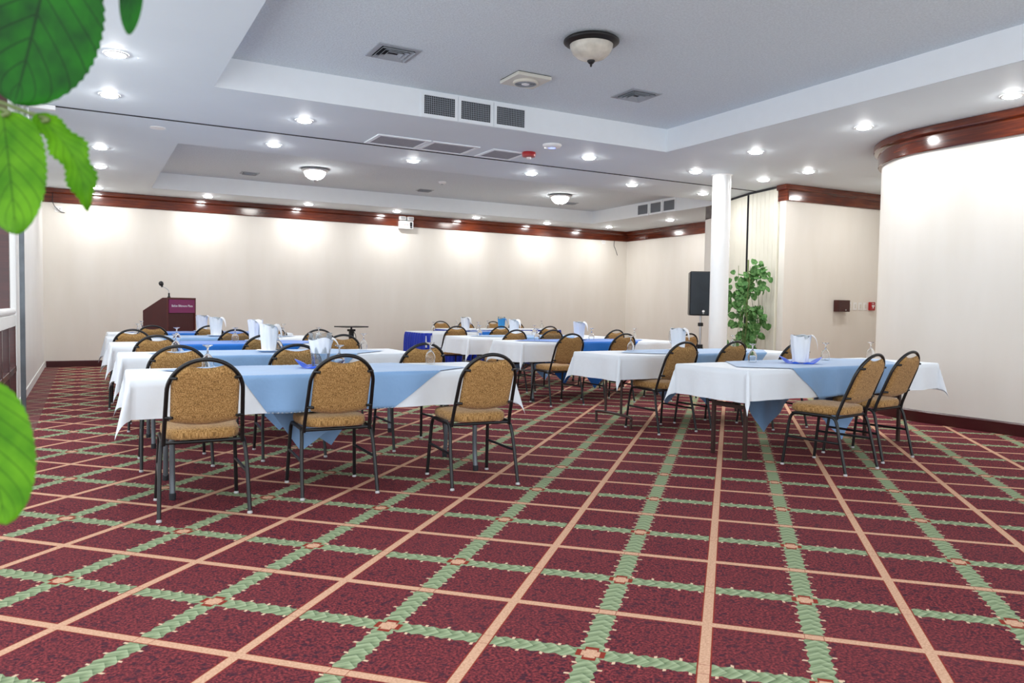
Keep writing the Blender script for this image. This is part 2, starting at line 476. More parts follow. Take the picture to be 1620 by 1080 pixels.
def wall_seg(name, pts, z0, z1, mat, th=0.12, side=1, smooth=False):
    """wall along a polyline; the room lies to the left of the direction when side=1"""
    bm = bmesh.new(); n = len(pts); off = []
    for i in range(n):
        a = Vector(pts[max(i-1, 0)]); b = Vector(pts[min(i+1, n-1)])
        d = (b-a).normalized(); nrm = Vector((d.y, -d.x))*side*th
        off.append(Vector(pts[i])+nrm)
    for i in range(n-1):
        A, B, C, D = Vector(pts[i]), Vector(pts[i+1]), off[i+1], off[i]
        v = [bm.verts.new((p.x, p.y, z)) for z in (z0, z1) for p in (A, B, C, D)]
        for f in ((0, 1, 5, 4), (2, 3, 7, 6)): bm.faces.new([v[j] for j in f])
        bm.faces.new(v[:4]); bm.faces.new(v[4:])
        if i == 0: bm.faces.new([v[j] for j in (3, 0, 4, 7)])
        if i == n-2: bm.faces.new([v[j] for j in (1, 2, 6, 5)])
    bmesh.ops.remove_doubles(bm, verts=bm.verts[:], dist=1e-5)
    return struct(finish(name, bm, mat, smooth=smooth, auto=35))
def strip(name, pts, prof, mat, smooth=False):
    """moulding: profile (outward offset to the LEFT of the direction, z) swept along a polyline with mitred corners"""
    bm = bmesh.new(); n = len(pts); rings = []
    for i in range(n):
        p = Vector(pts[i])
        d1 = (p-Vector(pts[i-1])).normalized() if i else None
        d2 = (Vector(pts[i+1])-p).normalized() if i < n-1 else None
        d1 = d1 or d2; d2 = d2 or d1
        n1, n2 = Vector((-d1.y, d1.x)), Vector((-d2.y, d2.x))
        m = (n1+n2).normalized(); m = m/max(0.3, m.dot(n1))
        rings.append([bm.verts.new((p.x+m.x*o, p.y+m.y*o, z)) for o, z in prof])
    k = len(prof)
    for a, b in zip(rings, rings[1:]):
        for j in range(k): bm.faces.new((a[j], a[(j+1) % k], b[(j+1) % k], b[j]))
    bm.faces.new(rings[0]); bm.faces.new(rings[-1])
    return struct(finish(name, bm, mat, smooth=smooth, auto=30))
CROWN = [(0.0, 2.92), (0.022, 2.92), (0.026, 2.93), (0.026, 3.075), (0.034, 3.085), (0.055, 3.09), (0.06, 3.10), (0.06, ZC-0.004), (0.0, ZC-0.004)]
BASE = [(0.0, 0.0), (0.014, 0.0), (0.014, 0.10), (0.006, 0.112), (0.0, 0.112)]

# back wall, right far wall, left wall
wall_seg('wall_back', [(XR+0.1, YB), (XL-0.12, YB)], 0, ZC, M['cream'])
wall_seg('wall_left', [(XL, YB), (XL, 9.27)], 0, ZC, M['white_wall'], th=0.12)
YE = 11.16
wall_seg('wall_right', [(XR, YE+0.05), (XR, YB)], 0, ZC, M['cream'])
WEND = (10.43, YE)
wall_seg('wall_end', [(10.31, 10.80), WEND, (XR, YE)], 0, ZC, M['cream'], side=1)
strip('trim_3', [(XR, YE), (XR, YB), (XL, YB)], CROWN, M['trim'])
strip('trim_4', [(10.29, 10.74), (10.43, 11.16), (XR-0.1, 11.16)], [(-o, z) for o, z in CROWN], M['trim'])
strip('baseboard_back', [(XR, YB), (XL+0.03, YB)], BASE, M['baseboard'])
strip('baseboard_left', [(XL+0.0, YB), (XL+0.0, 9.27)], [(0.0, 0.0), (0.012, 0.0), (0.012, 0.10), (0.0, 0.10)], M['white_wall'])
strip('baseboard_right', [(XR, YE+0.1), (XR, YB)], BASE, M['baseboard'])

# wall with switches (faces the camera) and the curved wall
XA, YA = 9.61, 8.50
wall_seg('wall_alcove', [(12.4, 8.38), (XA, YA)], 0, ZC, M['cream'])
strip('trim_5', [(12.4, 8.38), (XA, YA), (XA+0.035, YA+0.30)][:2], CROWN, M['trim'])
strip('trim_6', [(XA, YA-0.055), (XA+0.03, YA+0.16)], CROWN, M['trim'])
strip('baseboard_alcove', [(12.4, 8.38), (XA, YA)], BASE, M['baseboard'])
RC, XC = 1.25, 7.93
YCURV = (4.567+0.04-0.419*RC)/0.814
cpts = [(XC, YN)] + [(XC, YCURV*0.5)] + [(XC+RC-RC*math.cos(a), YCURV+RC*math.sin(a)) for a in [math.radians(d) for d in range(0, 91, 5)]] + [(12.4, YCURV+RC)]
wall_seg('wall_alcove_lightblock', [(12.4, YCURV+RC-0.1), (12.4, 8.5)], 0, ZC, M['cream'])  # unseen wall added to keep background light out of the alcove
wall_seg('wall_curved', cpts, 0, ZC, M['cream'], side=1, smooth=True)
strip('trim_7', cpts, [(o*1.6, z) for o, z in CROWN], M['trim'], smooth=True)
strip('baseboard_curved', cpts, [(o*1.6, z*1.15) for o, z in BASE], M['baseboard'], smooth=True)

# left side near the camera: white wall behind the balustrade and the return that holds the partition pocket
wall_seg('wall_return', [(-0.60, 9.25), (-1.60, 9.25)], 0, ZC, M['white_wall'], th=0.10)

# round column
t = thing('column', 'round white enamelled column standing beside the black loudspeaker', 'column', (8.2, 8.45, 0))
bm = bmesh.new(); lathe(bm, [(0.134, 0.0), (0.134, ZC-0.012)], 40, capb=True, capt=True); finish('shaft', bm, M['column'], t, True, 40)
bm = bmesh.new(); lathe(bm, [(0.134, 0), (0.152, 0.002), (0.152, 0.010), (0.134, 0.0115)], 40); o = finish('collar', bm, M['plastic'], t, True, 30); o.location = (0, 0, ZC-0.012)

# folding accordion partition, two leaves parked against the wall
def partition(label, a, b, n, lean=0.0):
    a, b = Vector((a[0], a[1], 0)), Vector((b[0], b[1], 0))
    t = thing('folding_partition', label, 'partition', a, 0)
    d = (b-a); L = d.length; ang = math.atan2(d.y, d.x)
    for i in range(n):
        bm = bmesh.new(); wdt = L/n
        box(bm, (i*wdt+0.003, -0.03, 0.01), ((i+1)*wdt-0.003, 0.03, ZC-0.035), bev=0.006)
        if lean:
            for v in bm.verts: v.co.x -= lean*(1-v.co.z/ZC)*(i/n)
        bm.transform(RZ(ang)); finish('panel', bm, M['panel'], t)
    bm = bmesh.new(); box(bm, (-0.02, -0.035, ZC-0.030), (L+0.02, 0.035, ZC-0.004)); bm.transform(RZ(ang)); finish('top_channel', bm, M['dark'], t)
    bm = bmesh.new(); box(bm, (L-0.004, -0.034, 0.01), (L+0.004, 0.034, ZC-0.04)); bm.transform(RZ(ang)); finish('gap_shade', bm, M['dark'], t)  # dark strip put in for the shade in the gap between the leaves
    return t
partition('wide cream folding partition leaf parked beside the wall with switches', (9.66, 8.68), (9.80, 9.42), 7)
partition('cream folding partition leaf parked behind the round white column', (10.29, 10.72), (9.825, 9.47), 6)
# ceiling track across the room
bm = bmesh.new(); box(bm, (-0.52, 9.235, ZC-0.008), (9.72, 9.26, ZC-0.0005)); o = finish('partition_track', bm, M['dark'])
tag(o, 'thin black partition track crossing the white ceiling', 'track')
t = thing('partition_jamb', 'grey metal partition jamb standing at the left wall corner', 'jamb', (-0.56, 9.23, 0))
bm = bmesh.new(); box(bm, (-0.010, -0.02, 0), (0.035, 0.02, ZC-0.35), bev=0.004); finish('post', bm, M['gunmetal'], t)
for k, (x, y) in enumerate(((-0.02, -0.03), (0.03, -0.05), (0.075, -0.02))):
    bm = bmesh.new(); box(bm, (x-0.012, y-0.012, ZC-0.45), (x+0.012, y+0.012, ZC-0.006), bev=0.003); finish('hanger_rail', bm, M['steel'], t)
bm = bmesh.new(); box(bm, (0.0, -0.03, ZC-0.05), (0.32, 0.03, ZC-0.004), bev=0.006); finish('track_end', bm, M['plastic'], t)

# balustrade at the entrance
t = thing('balustrade', 'dark wood balustrade under a white cap rail at the left edge', 'railing', (-0.63, 0, 0))
bm = bmesh.new()
tube(bm, [(0.0, 3.0, 1.065), (0.0, 9.14, 1.065)], 0.035, 14)
finish('cap_rail', bm, M['plastic'], t, True, 50)
bm = bmesh.new(); box(bm, (-0.03, 3.0, 0.92), (0.03, 9.18, 1.03), bev=0.004); finish('top_beam', bm, M['white_wall'], t)
bm = bmesh.new(); box(bm, (-0.03, 3.0, 0.46), (0.03, 9.18, 0.52), bev=0.004); finish('bottom_rail', bm, M['darkwood'], t)
for y in (9.10, 8.35, 7.65, 6.9, 6.2, 5.5):
    bm = bmesh.new(); box(bm, (-0.03, y-0.03, 0.0), (0.03, y+0.03, 0.93), bev=0.003); finish('baluster', bm, M['darkwood'], t)
bm = bmesh.new(); box(bm, (-0.105, 8.85, 1.0), (0.00, 8.95, ZC-0.01), bev=0.004); finish('upper_post', bm, M['darkwood'], t)

# ------------------------------------------------------------------ ceiling fixtures
def make_downlight():
    t = thing('downlight', '', 'ceiling light')
    bm = bmesh.new(); lathe(bm, [(0.070, -0.010), (0.088, -0.010), (0.094, -0.006), (0.094, 0.0)], 32); finish('trim_ring', bm, M['plastic'], t, True, 40)
    bm = bmesh.new(); lathe(bm, [(0.072, -0.008), (0.069, -0.014), (0.052, -0.020), (0.0, -0.023)], 32); finish('lens', bm, M['lens'], t, True)
    return t
XG = (0.22, 2.09, 3.95, 5.82, 7.67, 9.2)
rows = [(0.24, 7.05, 'left soffit strip, nearest in view'), (0.23, 8.46, 'left soffit strip, second from the camera'),
        (0.20, 9.95+1.42, 'left soffit strip beyond the black track'), (0.22, 12.95, 'left soffit strip between the leaf and the recess'), (0.22, 15.35, 'back left corner above the wood trim'),
        (2.10, 8.46, 'between the recesses, left end of the row before the track'), (2.09, 9.94, 'behind the track, left end of the row along the far recess'),
        (2.03, 15.35, 'above the back wall over the lectern'), (3.95, 9.94, 'behind the track, second along the far recess'),
        (5.80, 9.90, 'behind the track, third along the far recess'), (5.83, 8.45, 'before the track, right of the red alarm device'),
        (7.66, 9.88, 'behind the track, fourth along the far recess'), (7.68, 8.44, 'just left of the round white column'),
        (9.21, 9.93, 'behind the track near the wood-capped wall end'), (7.35, 7.0, 'right soffit, in front of the white column'),
        (9.0, 8.40, 'right of the white column before the partition'), (8.98, 7.56, 'alcove ceiling beside the wood-trimmed wall'),
        (7.33, 5.46, 'right soffit, left of the curved wall'), (7.38, 3.98, 'right soffit, over the curved wall at the frame edge'),
        (5.74, 15.35, 'back wall, beside the emergency light'), (7.60, 15.35, 'back wall, right of the emergency light'),
        (9.45, 15.35, 'back wall, third from the far right corner'), (11.08, 15.15, 'far right corner of the back soffit'),
        (11.3, 13.2, 'soffit along the far right wall'), (3.9, 15.35, 'back wall, left of the emergency light')]
proto = make_downlight()
for i, (x, y, lab) in enumerate(rows):
    place(proto, i > 0, (x, y, ZC-0.0005), 0, 'round recessed downlight, '+lab, 'recessed ceiling downlights')
for i, (x, y) in enumerate(((0.24, 4.2), (0.24, 1.8))):
    place(proto, True, (x, y, ZC-0.0005), 0, 'left soffit downlight above the frame, '+('farther' if i == 0 else 'nearer')+' one', 'recessed ceiling downlights')

place(proto, True, (10.75, 7.45, ZC-0.0005), 0, 'unseen downlight added to brighten the alcove, hidden behind the curved wall', 'recessed ceiling downlights')  # out-of-view lamp added to brighten the alcove wall
def dome_light(loc, lit, label, rad=0.235):
    t = thing('dome_light', label, 'ceiling light', loc, 0)
    s = rad/0.235
    bm = bmesh.new(); lathe(bm, [(0.18*s, 0.0), (0.215*s, -0.004), (0.235*s, -0.018), (0.236*s, -0.030), (0.222*s, -0.042), (0.200*s, -0.048), (0.186*s, -0.056), (0.18*s, -0.05)], 48)
    finish('rim', bm, M['bronze'] if not lit else M['steel'], t, True, 60)
    bm = bmesh.new(); lathe(bm, [(0.184*s, -0.050), (0.178*s, -0.085), (0.155*s, -0.125), (0.115*s, -0.158), (0.06*s, -0.178), (0.0, -0.183)], 48)
    finish('glass_bowl', bm, M['alabaster'] if not lit else M['dome'], t, True)
    bm = bmesh.new(); lathe(bm, [(0.0, -0.174), (0.032*s, -0.178), (0.034*s, -0.188), (0.022*s, -0.203), (0.010*s, -0.212), (0.009*s, -0.226), (0.004*s, -0.234), (0.0, -0.235)], 20)
    finish('finial', bm, M['bronze'] if not lit else M['steel'], t, True, 60)
dome_light((3.77, 5.46, ZU), False, 'unlit bronze-rimmed alabaster dome light on the near recess ceiling')
dome_light((3.40, 12.98, ZU), True, 'lit dome light on the left of the far ceiling recess', 0.225)
dome_light((8.36, 13.1, ZU), True, 'lit dome light on the right of the far ceiling recess', 0.225)

def square_diffuser(loc, half, label, hy=None):
    hy = hy or half
    t = thing('air_diffuser', label, 'air vent', loc, 0, 'square ceiling air diffusers')
    bm = bmesh.new()
    def ring(a, za, b, zb, mat):
        ax, ay, bx, by = half*a, hy*a, half*b, hy*b
        A = [bm.verts.new((sx*ax, sy*ay, za)) for sx, sy in ((-1, -1), (1, -1), (1, 1), (-1, 1))]
        B = [bm.verts.new((sx*bx, sy*by, zb)) for sx, sy in ((-1, -1), (1, -1), (1, 1), (-1, 1))]
        for k in range(4):
            f = bm.faces.new((A[k], A[(k+1) % 4], B[(k+1) % 4], B[k])); f.material_index = mat
    ring(1.0, 0.0, 1.0, -0.008, 0); ring(1.0, -0.008, 0.78, -0.010, 0)
    finish('frame', bm, M['ventgrey'], t)
    for a in (0.76, 0.56, 0.36):
        bm = bmesh.new()
        ring(a, -0.006, a-0.13, 0.022, 0); ring(a, -0.010, a-0.13, 0.018, 0); ring(a, -0.006, a, -0.010, 0)
        bm.transform(T(0, 0, -0.016)); finish('louvre', bm, M['ventgrey'], t)
    bm = bmesh.new(); v = [bm.verts.new((sx*half*0.80, sy*hy*0.80, -0.0015)) for sx, sy in ((-1, -1), (1, -1), (1, 1), (-1, 1))]; bm.faces.new(v)
    finish('duct_opening', bm, M['dark'], t)
square_diffuser((2.455, 6.68, ZU), 0.20, 'grey square air diffuser on the near recess, left of the unlit dome')
square_diffuser((5.155, 6.61, ZU), 0.195, 'grey square air diffuser on the near recess, right of the unlit dome')
square_diffuser((2.54, 14.05, ZU), 0.15, 'small square air vent left of the lit left dome, far recess', 0.12)
square_diffuser((5.85, 14.1, ZU), 0.15, 'small square air vent between the two lit domes, far recess', 0.12)
square_diffuser((9.18, 14.0, ZU), 0.15, 'small square air vent right of the lit right dome, far recess', 0.12)

# square speaker with a round grille
t = thing('ceiling_speaker', 'white square plate with a round grille beside the unlit dome', 'ceiling speaker', (3.85, 6.71, ZU), 0.0)
bm = bmesh.new(); box(bm, (-0.19, -0.19, -0.040), (0.19, 0.19, -0.006), bev=0.006); finish('plate', bm, M['ivory'], t)
bm = bmesh.new(); box(bm, (-0.185, -0.185, -0.008), (0.185, 0.185, -0.0005)); finish('back_gap', bm, M['dark'], t)
bm = bmesh.new()
lathe(bm, [(0.125, -0.038), (0.125, -0.060), (0.112, -0.066), (0.108, -0.060)], 40)
for r in (0.10, 0.085, 0.07, 0.055): lathe(bm, [(r, -0.056), (r+0.004, -0.064), (r-0.004, -0.064), (r, -0.056)], 40, mat=1)
finish('grille', bm, [M['ivory'], M['ventgrey']], t, True, 40)
bm = bmesh.new(); lathe(bm, [(0.042, -0.052), (0.042, -0.064), (0.030, -0.068), (0.0, -0.068)], 24); finish('centre_cap', bm, M['plastic'], t, True, 40)
bm = bmesh.new(); lathe(bm, [(0.112, -0.046), (0.0, -0.046)], 40); finish('cone', bm, M['dark'], t)

def egg_grille(name, label, loc, rz, wdt, h, group):
    """upright register: frame, vertical and horizontal fins, dark duct behind; faces local -Y"""
    t = thing(name, label, 'air vent', loc, rz, group)
    f = 0.035
    bm = bmesh.new()
    box(bm, (-wdt/2, -0.012, 0), (wdt/2, 0, f)); box(bm, (-wdt/2, -0.012, h-f), (wdt/2, 0, h))
    box(bm, (-wdt/2, -0.012, f), (-wdt/2+f, 0, h-f)); box(bm, (wdt/2-f, -0.012, f), (wdt/2, 0, h-f))
    finish('frame', bm, M['face'], t)
    bm = bmesh.new(); n = 17
    for i in range(1, n):
        x = -wdt/2+f+(wdt-2*f)*i/n; box(bm, (x-0.0022, -0.010, f), (x+0.0022, -0.002, h-f))
    for i in range(1, 9):
        z = f+(h-2*f)*i/9; box(bm, (-wdt/2+f, -0.006, z-0.0016), (wdt/2-f, -0.003, z+0.0016))
    finish('fins', bm, M['ventgrey'], t)
    bm = bmesh.new(); box(bm, (-wdt/2+f, -0.0018, f), (wdt/2-f, -0.0005, h-f)); finish('duct_opening', bm, M['dark'], t)
for i, x in enumerate((3.325, 3.755, 4.19)):
    egg_grille('wall_register', ('leftmost', 'middle', 'rightmost')[i]+' of three grilles in the near recess face', (x, 7.63-0.0005, ZC+0.005), 0, 0.425, 0.265, 'grilles in the near recess face')
for i, y in enumerate((13.02, 12.60, 12.18)):
    egg_grille('wall_register', ('leftmost', 'middle', 'rightmost')[i]+' of three grilles in the far recess side', (10.40-0.0005, y, ZC+0.005), -PI/2, 0.40, 0.265, 'grilles in the far recess side')
for i, (x0, x1) in enumerate(((3.0, 3.66), (3.68, 4.32), (4.50, 5.02))):
    t = thing('return_grille', ('leftmost', 'middle', 'rightmost')[i]+' of three flat return grilles beside the black track', 'air vent', ((x0+x1)/2, 8.90, ZC), 0, 'flat return grilles')
    hw, hd = (x1-x0)/2, 0.27
    bm = bmesh.new(); f = 0.045
    box(bm, (-hw, -hd, -0.014), (hw, -hd+f, -0.0005)); box(bm, (-hw, hd-f, -0.014), (hw, hd, -0.0005))
    box(bm, (-hw, -hd+f, -0.014), (-hw+f, hd-f, -0.0005)); box(bm, (hw-f, -hd+f, -0.014), (hw, hd-f, -0.0005))
    finish('frame', bm, M['face'], t)
    bm = bmesh.new(); box(bm, (-hw+f, -hd+f, -0.006), (hw-f, hd-f, -0.0005)); finish('filter_mesh', bm, M['filter'], t)

t = thing('alarm_sounder', 'red fire alarm device on the ceiling beside the return grilles', 'alarm', (5.0, 8.60, ZC))
bm = bmesh.new(); lathe(bm, [(0.085, 0.0), (0.090, -0.02), (0.082, -0.055), (0.04, -0.062), (0.0, -0.062)], 28); finish('housing', bm, M['redplastic'], t, True, 40)
bm = bmesh.new(); lathe(bm, [(0.03, -0.060), (0.028, -0.085), (0.0, -0.092)], 16); finish('strobe', bm, M['plastic'], t, True, 50)
t = thing('access_point', 'white round wireless access point with a blue glow on the ceiling', 'wireless device', (5.0, 8.04, ZC))
bm = bmesh.new(); lathe(bm, [(0.115, 0.0), (0.118, -0.012), (0.10, -0.032), (0.05, -0.042), (0.0, -0.044)], 36); finish('shell', bm, M['plastic'], t, True, 60)
bm = bmesh.new(); lathe(bm, [(0.045, -0.0432), (0.035, -0.0446), (0.0, -0.046)], 24); finish('indicator', bm, M['bluelight'], t, True)
t = thing('smoke_detector', 'white smoke detector between the two lit domes', 'smoke detector', (5.72, 12.96, ZU))
bm = bmesh.new(); lathe(bm, [(0.07, 0.0), (0.07, -0.02), (0.05, -0.04), (0.0, -0.045)], 24); finish('housing', bm, M['plastic'], t, True, 50)
bm = bmesh.new(); lathe(bm, [(0.022, -0.043), (0.018, -0.056), (0.0, -0.058)], 14); finish('sensor', bm, M['ventgrey'], t, True, 50)
o = bmesh.new(); lathe(o, [(0.085, 0.0), (0.085, -0.008), (0.0, -0.010)], 28); o = finish('blank_cover', o, M['plastic'], None, True, 50); o.location = (0.75, 9.72, ZC-0.0005)
tag(o, 'flat white round cover plate on the left ceiling behind the track', 'cover plate')

# ------------------------------------------------------------------ wall fittings
t = thing('emergency_light', 'white twin-head emergency light over the wood trim of the back wall', 'emergency light', (6.13, YB-0.075, 2.86))
bm = bmesh.new(); box(bm, (-0.155, -0.06, 0.0), (0.155, 0.06, 0.17), bev=0.008); finish('case', bm, M['plastic'], t)
for s in (-1, 1):
    bm = bmesh.new(); box(bm, (s*0.09-0.07, -0.075, 0.185), (s*0.09+0.07, 0.02, 0.265), bev=0.012); h = finish('lamp_head', bm, M['plastic'], t)
    bm = bmesh.new(); box(bm, (s*0.09-0.055, -0.079, 0.198), (s*0.09+0.055, -0.073, 0.252), bev=0.002); finish('lamp_glass', bm, M['steel'], h)
bm = bmesh.new(); box(bm, (-0.02, -0.03, 0.165), (0.02, 0.03, 0.25)); finish('bracket', bm, M['gunmetal'], t)
textmesh('LUXLITE', 0.042, M['redplastic'], 'lettering', t, T(-0.035, -0.0615, 0.085) @ RX(PI/2))
bm = bmesh.new(); box(bm, (0.075, -0.0625, 0.02), (0.125, -0.059, 0.045)); box(bm, (0.075, -0.0625, 0.052), (0.125, -0.059, 0.145)); finish('sticker', bm, M['dark'], t)

def outlet(x, z, label):
    t = thing('wall_outlet', label, 'outlet', (x, YB-0.0005, z), 0)
    bm = bmesh.new(); box(bm, (-0.06, -0.008, -0.055), (0.06, 0, 0.055), bev=0.003); finish('plate', bm, M['plastic'], t)
    for s in (-1, 1):
        bm = bmesh.new(); box(bm, (s*0.022-0.006, -0.0095, -0.01), (s*0.022+0.006, -0.0075, 0.01)); finish('socket', bm, M['filter'], t)
outlet(-0.385, 2.81, 'white wall outlet high under the left end of the trim')
outlet(11.46, 2.99-0.11, 'white wall outlet high beside the far right corner')
for nm, pts, lab in (('cable', [(-0.47, YB-0.065, 3.08), (-0.475, YB-0.04, 2.95), (-0.44, YB-0.03, 2.85), (-0.36, YB-0.02, 2.77), (-0.29, YB-0.01, 2.75)], 'thin black cable dangling over the left wall outlet'),
                     ('cable', [(11.78, YB-0.03, 2.92), (11.785, YB-0.01, 2.80), (11.83, YB-0.008, 2.72), (11.90, YB-0.008, 2.56)], 'thin black cable hanging from the trim at the far right corner')):
    bm = bmesh.new(); tube(bm, smoothpath(pts), 0.006, 6); tag(finish(nm, bm, M['dark'], None, True), lab, 'cable')
def yal(x): return 8.38+(12.4-x)/(12.4-XA)*(YA-8.38)
t = thing('wall_box', 'small dark brown locked box on the alcove wall left of switches', 'box', (10.87, yal(10.87)-0.0005, 1.195))
bm = bmesh.new(); box(bm, (-0.14, -0.10, 0), (0.14, 0, 0.19), bev=0.006); finish('case', bm, M['brownbox'], t)
bm = bmesh.new(); box(bm, (-0.13, -0.106, 0.01), (0.13, -0.099, 0.18), bev=0.003); d = finish('door', bm, M['brownbox'], t)
bm = bmesh.new(); lathe(bm, [(0.012, 0), (0.012, 0.012), (0, 0.013)], 14, capb=True); bm.transform(T(0.02, -0.105, 0.03) @ RX(PI/2)); finish('lock', bm, M['steel'], d)
for i, x in enumerate((11.108, 11.237, 11.365, 11.487)):
    t = thing('light_switch', ('leftmost', 'second', 'third', 'rightmost')[i]+' of four white switches in a row beside the red pull station', 'switch', (x, yal(x)-0.0005, 1.225), 0, 'white wall switches')
    bm = bmesh.new(); box(bm, (-0.042, -0.008, 0), (0.042, 0, 0.13), bev=0.003); finish('plate', bm, M['plastic'], t)
    bm = bmesh.new(); box(bm, (-0.016, -0.012, 0.032), (0.016, -0.007, 0.098), bev=0.002); finish('rocker', bm, M['ivory'], t)
x = 11.62
t = thing('fire_pull_station', 'red fire alarm pull station at the end of the switch row', 'alarm', (x, yal(x)-0.0005, 1.225))
bm = bmesh.new(); box(bm, (-0.06, -0.05, 0), (0.06, 0, 0.14), bev=0.008); finish('case', bm, M['redplastic'], t)
bm = bmesh.new(); box(bm, (-0.03, -0.056, 0.062), (0.03, -0.049, 0.09), bev=0.002); box(bm, (-0.010, -0.056, 0.035), (0.010, -0.049, 0.062)); finish('handle', bm, M['plastic'], t)
textmesh('FIRE', 0.03, M['lettering'], 'lettering', t, T(0, -0.0505, 0.113) @ RX(PI/2))

# ------------------------------------------------------------------ chairs
AX, AZB, AZC, AZT = 0.193, 0.41, 0.695, 0.885     # arch half width, bottom, spring, top
def lean(z): return -0.165-0.19*max(0.0, (z-AZB)/(AZT-AZB))**1.08
def make_chair():
    t = thing('banquet_chair', '', 'chair')
    # seat cushion
    bm = bmesh.new(); N = 40; rings = []
    def outline(k, sc):
        a = 2*PI*k/N; c, s = math.cos(a), math.sin(a)
        e = 2/4.5
        x = math.copysign(abs(c)**e, c); y = math.copysign(abs(s)**e, s)
        hw = 0.205+0.012*y
        return x*hw*sc, 0.02+y*0.215*sc
    for sc, z in ((0.90, 0.420), (0.975, 0.424), (1.0, 0.440), (1.0, 0.458), (0.975, 0.474), (0.90, 0.483), (0.70, 0.489), (0.35, 0.493)):
        rings.append([bm.verts.new((*outline(k, sc), z)) for k in range(N)])
    for A, B in zip(rings, rings[1:]):
        for k in range(N): bm.faces.new((A[k], A[(k+1) % N], B[(k+1) % N], B[k]))
    bm.faces.new(rings[0]); bm.faces.new(rings[-1])
    finish('seat', bm, M['fabric'], t, True, 60)
    # backrest pad
    bm = bmesh.new(); W = 0.174; NX, NZ = 22, 18
    def zt(x):
        ax = abs(x)
        if ax < 0.088: return 0.826+0.016*(ax/0.088)**2
        return min(0.842, AZC+0.172*math.sqrt(max(0.0, 1-(ax/0.181)**2)))
    zb = lambda x: 0.506+0.024*(x/W)**2
    sides = []
    for sg in (1, -1):
        g = []
        for i in range(NX+1):
            s = -1+2*i/NX; x = s*W; row = []
            for j in range(NZ+1):
                tt = j/NZ; z = zb(x)+(zt(x)-zb(x))*tt
                e = max(abs(s), abs(2*tt-1)); th = 0.018*max(0.0, 1-e**7)**0.5+0.003
                if sg < 0: th *= 1.25
                row.append(bm.verts.new((x, lean(z)+sg*th, z)))
            g.append(row)
        sides.append(g)
    for g in sides:
        for i in range(NX):
            for j in range(NZ): bm.faces.new((g[i][j], g[i+1][j], g[i+1][j+1], g[i][j+1]))
    A, B = sides
    loop = [(i, 0) for i in range(NX)]+[(NX, j) for j in range(NZ)]+[(i, NZ) for i in range(NX, 0, -1)]+[(0, j) for j in range(NZ, 0, -1)]
    for p, q in zip(loop, loop[1:]+loop[:1]):
        bm.faces.new((A[p[0]][p[1]], A[q[0]][q[1]], B[q[0]][q[1]], B[p[0]][p[1]]))
    back = finish('backrest', bm, M['fabric'], t, True, 70)
    # arch
    pts = []
    for i in range(7):
        z = AZB-0.015+(AZC-AZB+0.015)*i/6; pts.append((-(AX+0.012*(1-i/6)), z))
    for i in range(1, 24):
        a = PI-PI*i/24; pts.append((AX*math.cos(a), AZC+(AZT-0.0105-AZC)*math.sin(a)))
    for i in range(7):
        z = AZC-(AZC-AZB+0.015)*i/6; pts.append((AX+0.012*(i/6), z))
    bm = bmesh.new(); tube(bm, [(x, lean(z), z) for x, z in pts], 0.0115, 12)
    for s in (-1, 1):
        for z in (0.775, 0.555):
            xo = AX*math.sqrt(max(0, 1-max(0, (z-AZC)/(AZT-AZC))**2))+0.004
            tube(bm, [(s*xo, lean(z)-0.006, z), (s*(xo-0.034), lean(z)-0.030, z)], 0.0085, 8)
    finish('back_frame', bm, M['black'], t, True, 50)
    # legs with rails
    for s in (-1, 1):
        rear = smoothpath([(s*0.232, -0.262, 0.015), (s*0.226, -0.205, 0.25), (s*0.219, -0.178, 0.36), (s*0.214, -0.150, 0.402), (s*0.210, -0.10, 0.412), (s*0.208, 0.02, 0.412)], 5)
        front = smoothpath([(s*0.226, 0.250, 0.015), (s*0.216, 0.222, 0.25), (s*0.211, 0.205, 0.36), (s*0.209, 0.180, 0.402), (s*0.208, 0.13, 0.412), (s*0.208, 0.02, 0.412)], 5)
        for path in (rear, front):
            bm = bmesh.new(); tube(bm, path, 0.0115, 10); leg = finish('leg', bm, M['black'], t, True, 50)
            p = path[0]; bm = bmesh.new(); lathe(bm, [(0.010, 0.0), (0.0145, 0.002), (0.0145, 0.010), (0.010, 0.018)], 12, c=(p.x, p.y, 0), capb=True, capt=True)
            finish('glide', bm, M['glide'], leg, True, 40)
        bm = bmesh.new(); tube(bm, [(s*0.228, -0.212, 0.225), (s*0.217, 0.224, 0.225)], 0.0095, 8); finish('stretcher', bm, M['black'], t, True, 50)
    bm = bmesh.new()
    tube(bm, [(-0.208, -0.165, 0.408), (0.208, -0.165, 0.408), (0.208, 0.185, 0.408), (-0.208, 0.185, 0.408), (-0.208, -0.165, 0.408)], 0.010, 8)
    finish('seat_frame', bm, M['black'], t, True, 50)
    return t
chair0 = make_chair()
ORD = ('front', 'second', 'third', 'fourth', 'fifth', 'sixth')
D = math.radians
chairs = []
def ch(x, y, a, which, bank, row): chairs.append((x, y, a, which, bank, row))
ch(0.58, 4.70, -2, 'leftmost', 'left', 0); ch(1.375, 4.84, -2, 'middle', 'left', 0); ch(2.295, 4.67, -4, 'rightmost', 'left', 0)
for row, yc, xs in ((1, 6.12, (0.575, 1.40, 2.40)), (2, 7.98, (0.59, 1.51, 2.30)), (3, 9.69, (0.481, 1.53, 2.525)), (4, 11.33, (0.772, 1.493, 2.325))):
    for k, x in enumerate(xs): ch(x, yc+0.03*math.sin(7*x), random.uniform(-4, 4), ('leftmost', 'middle', 'rightmost')[k], 'left', row)
ch(4.955, 3.90, 9, 'left', 'right', 0); ch(5.65, 4.08, 7, 'right', 'right', 0)
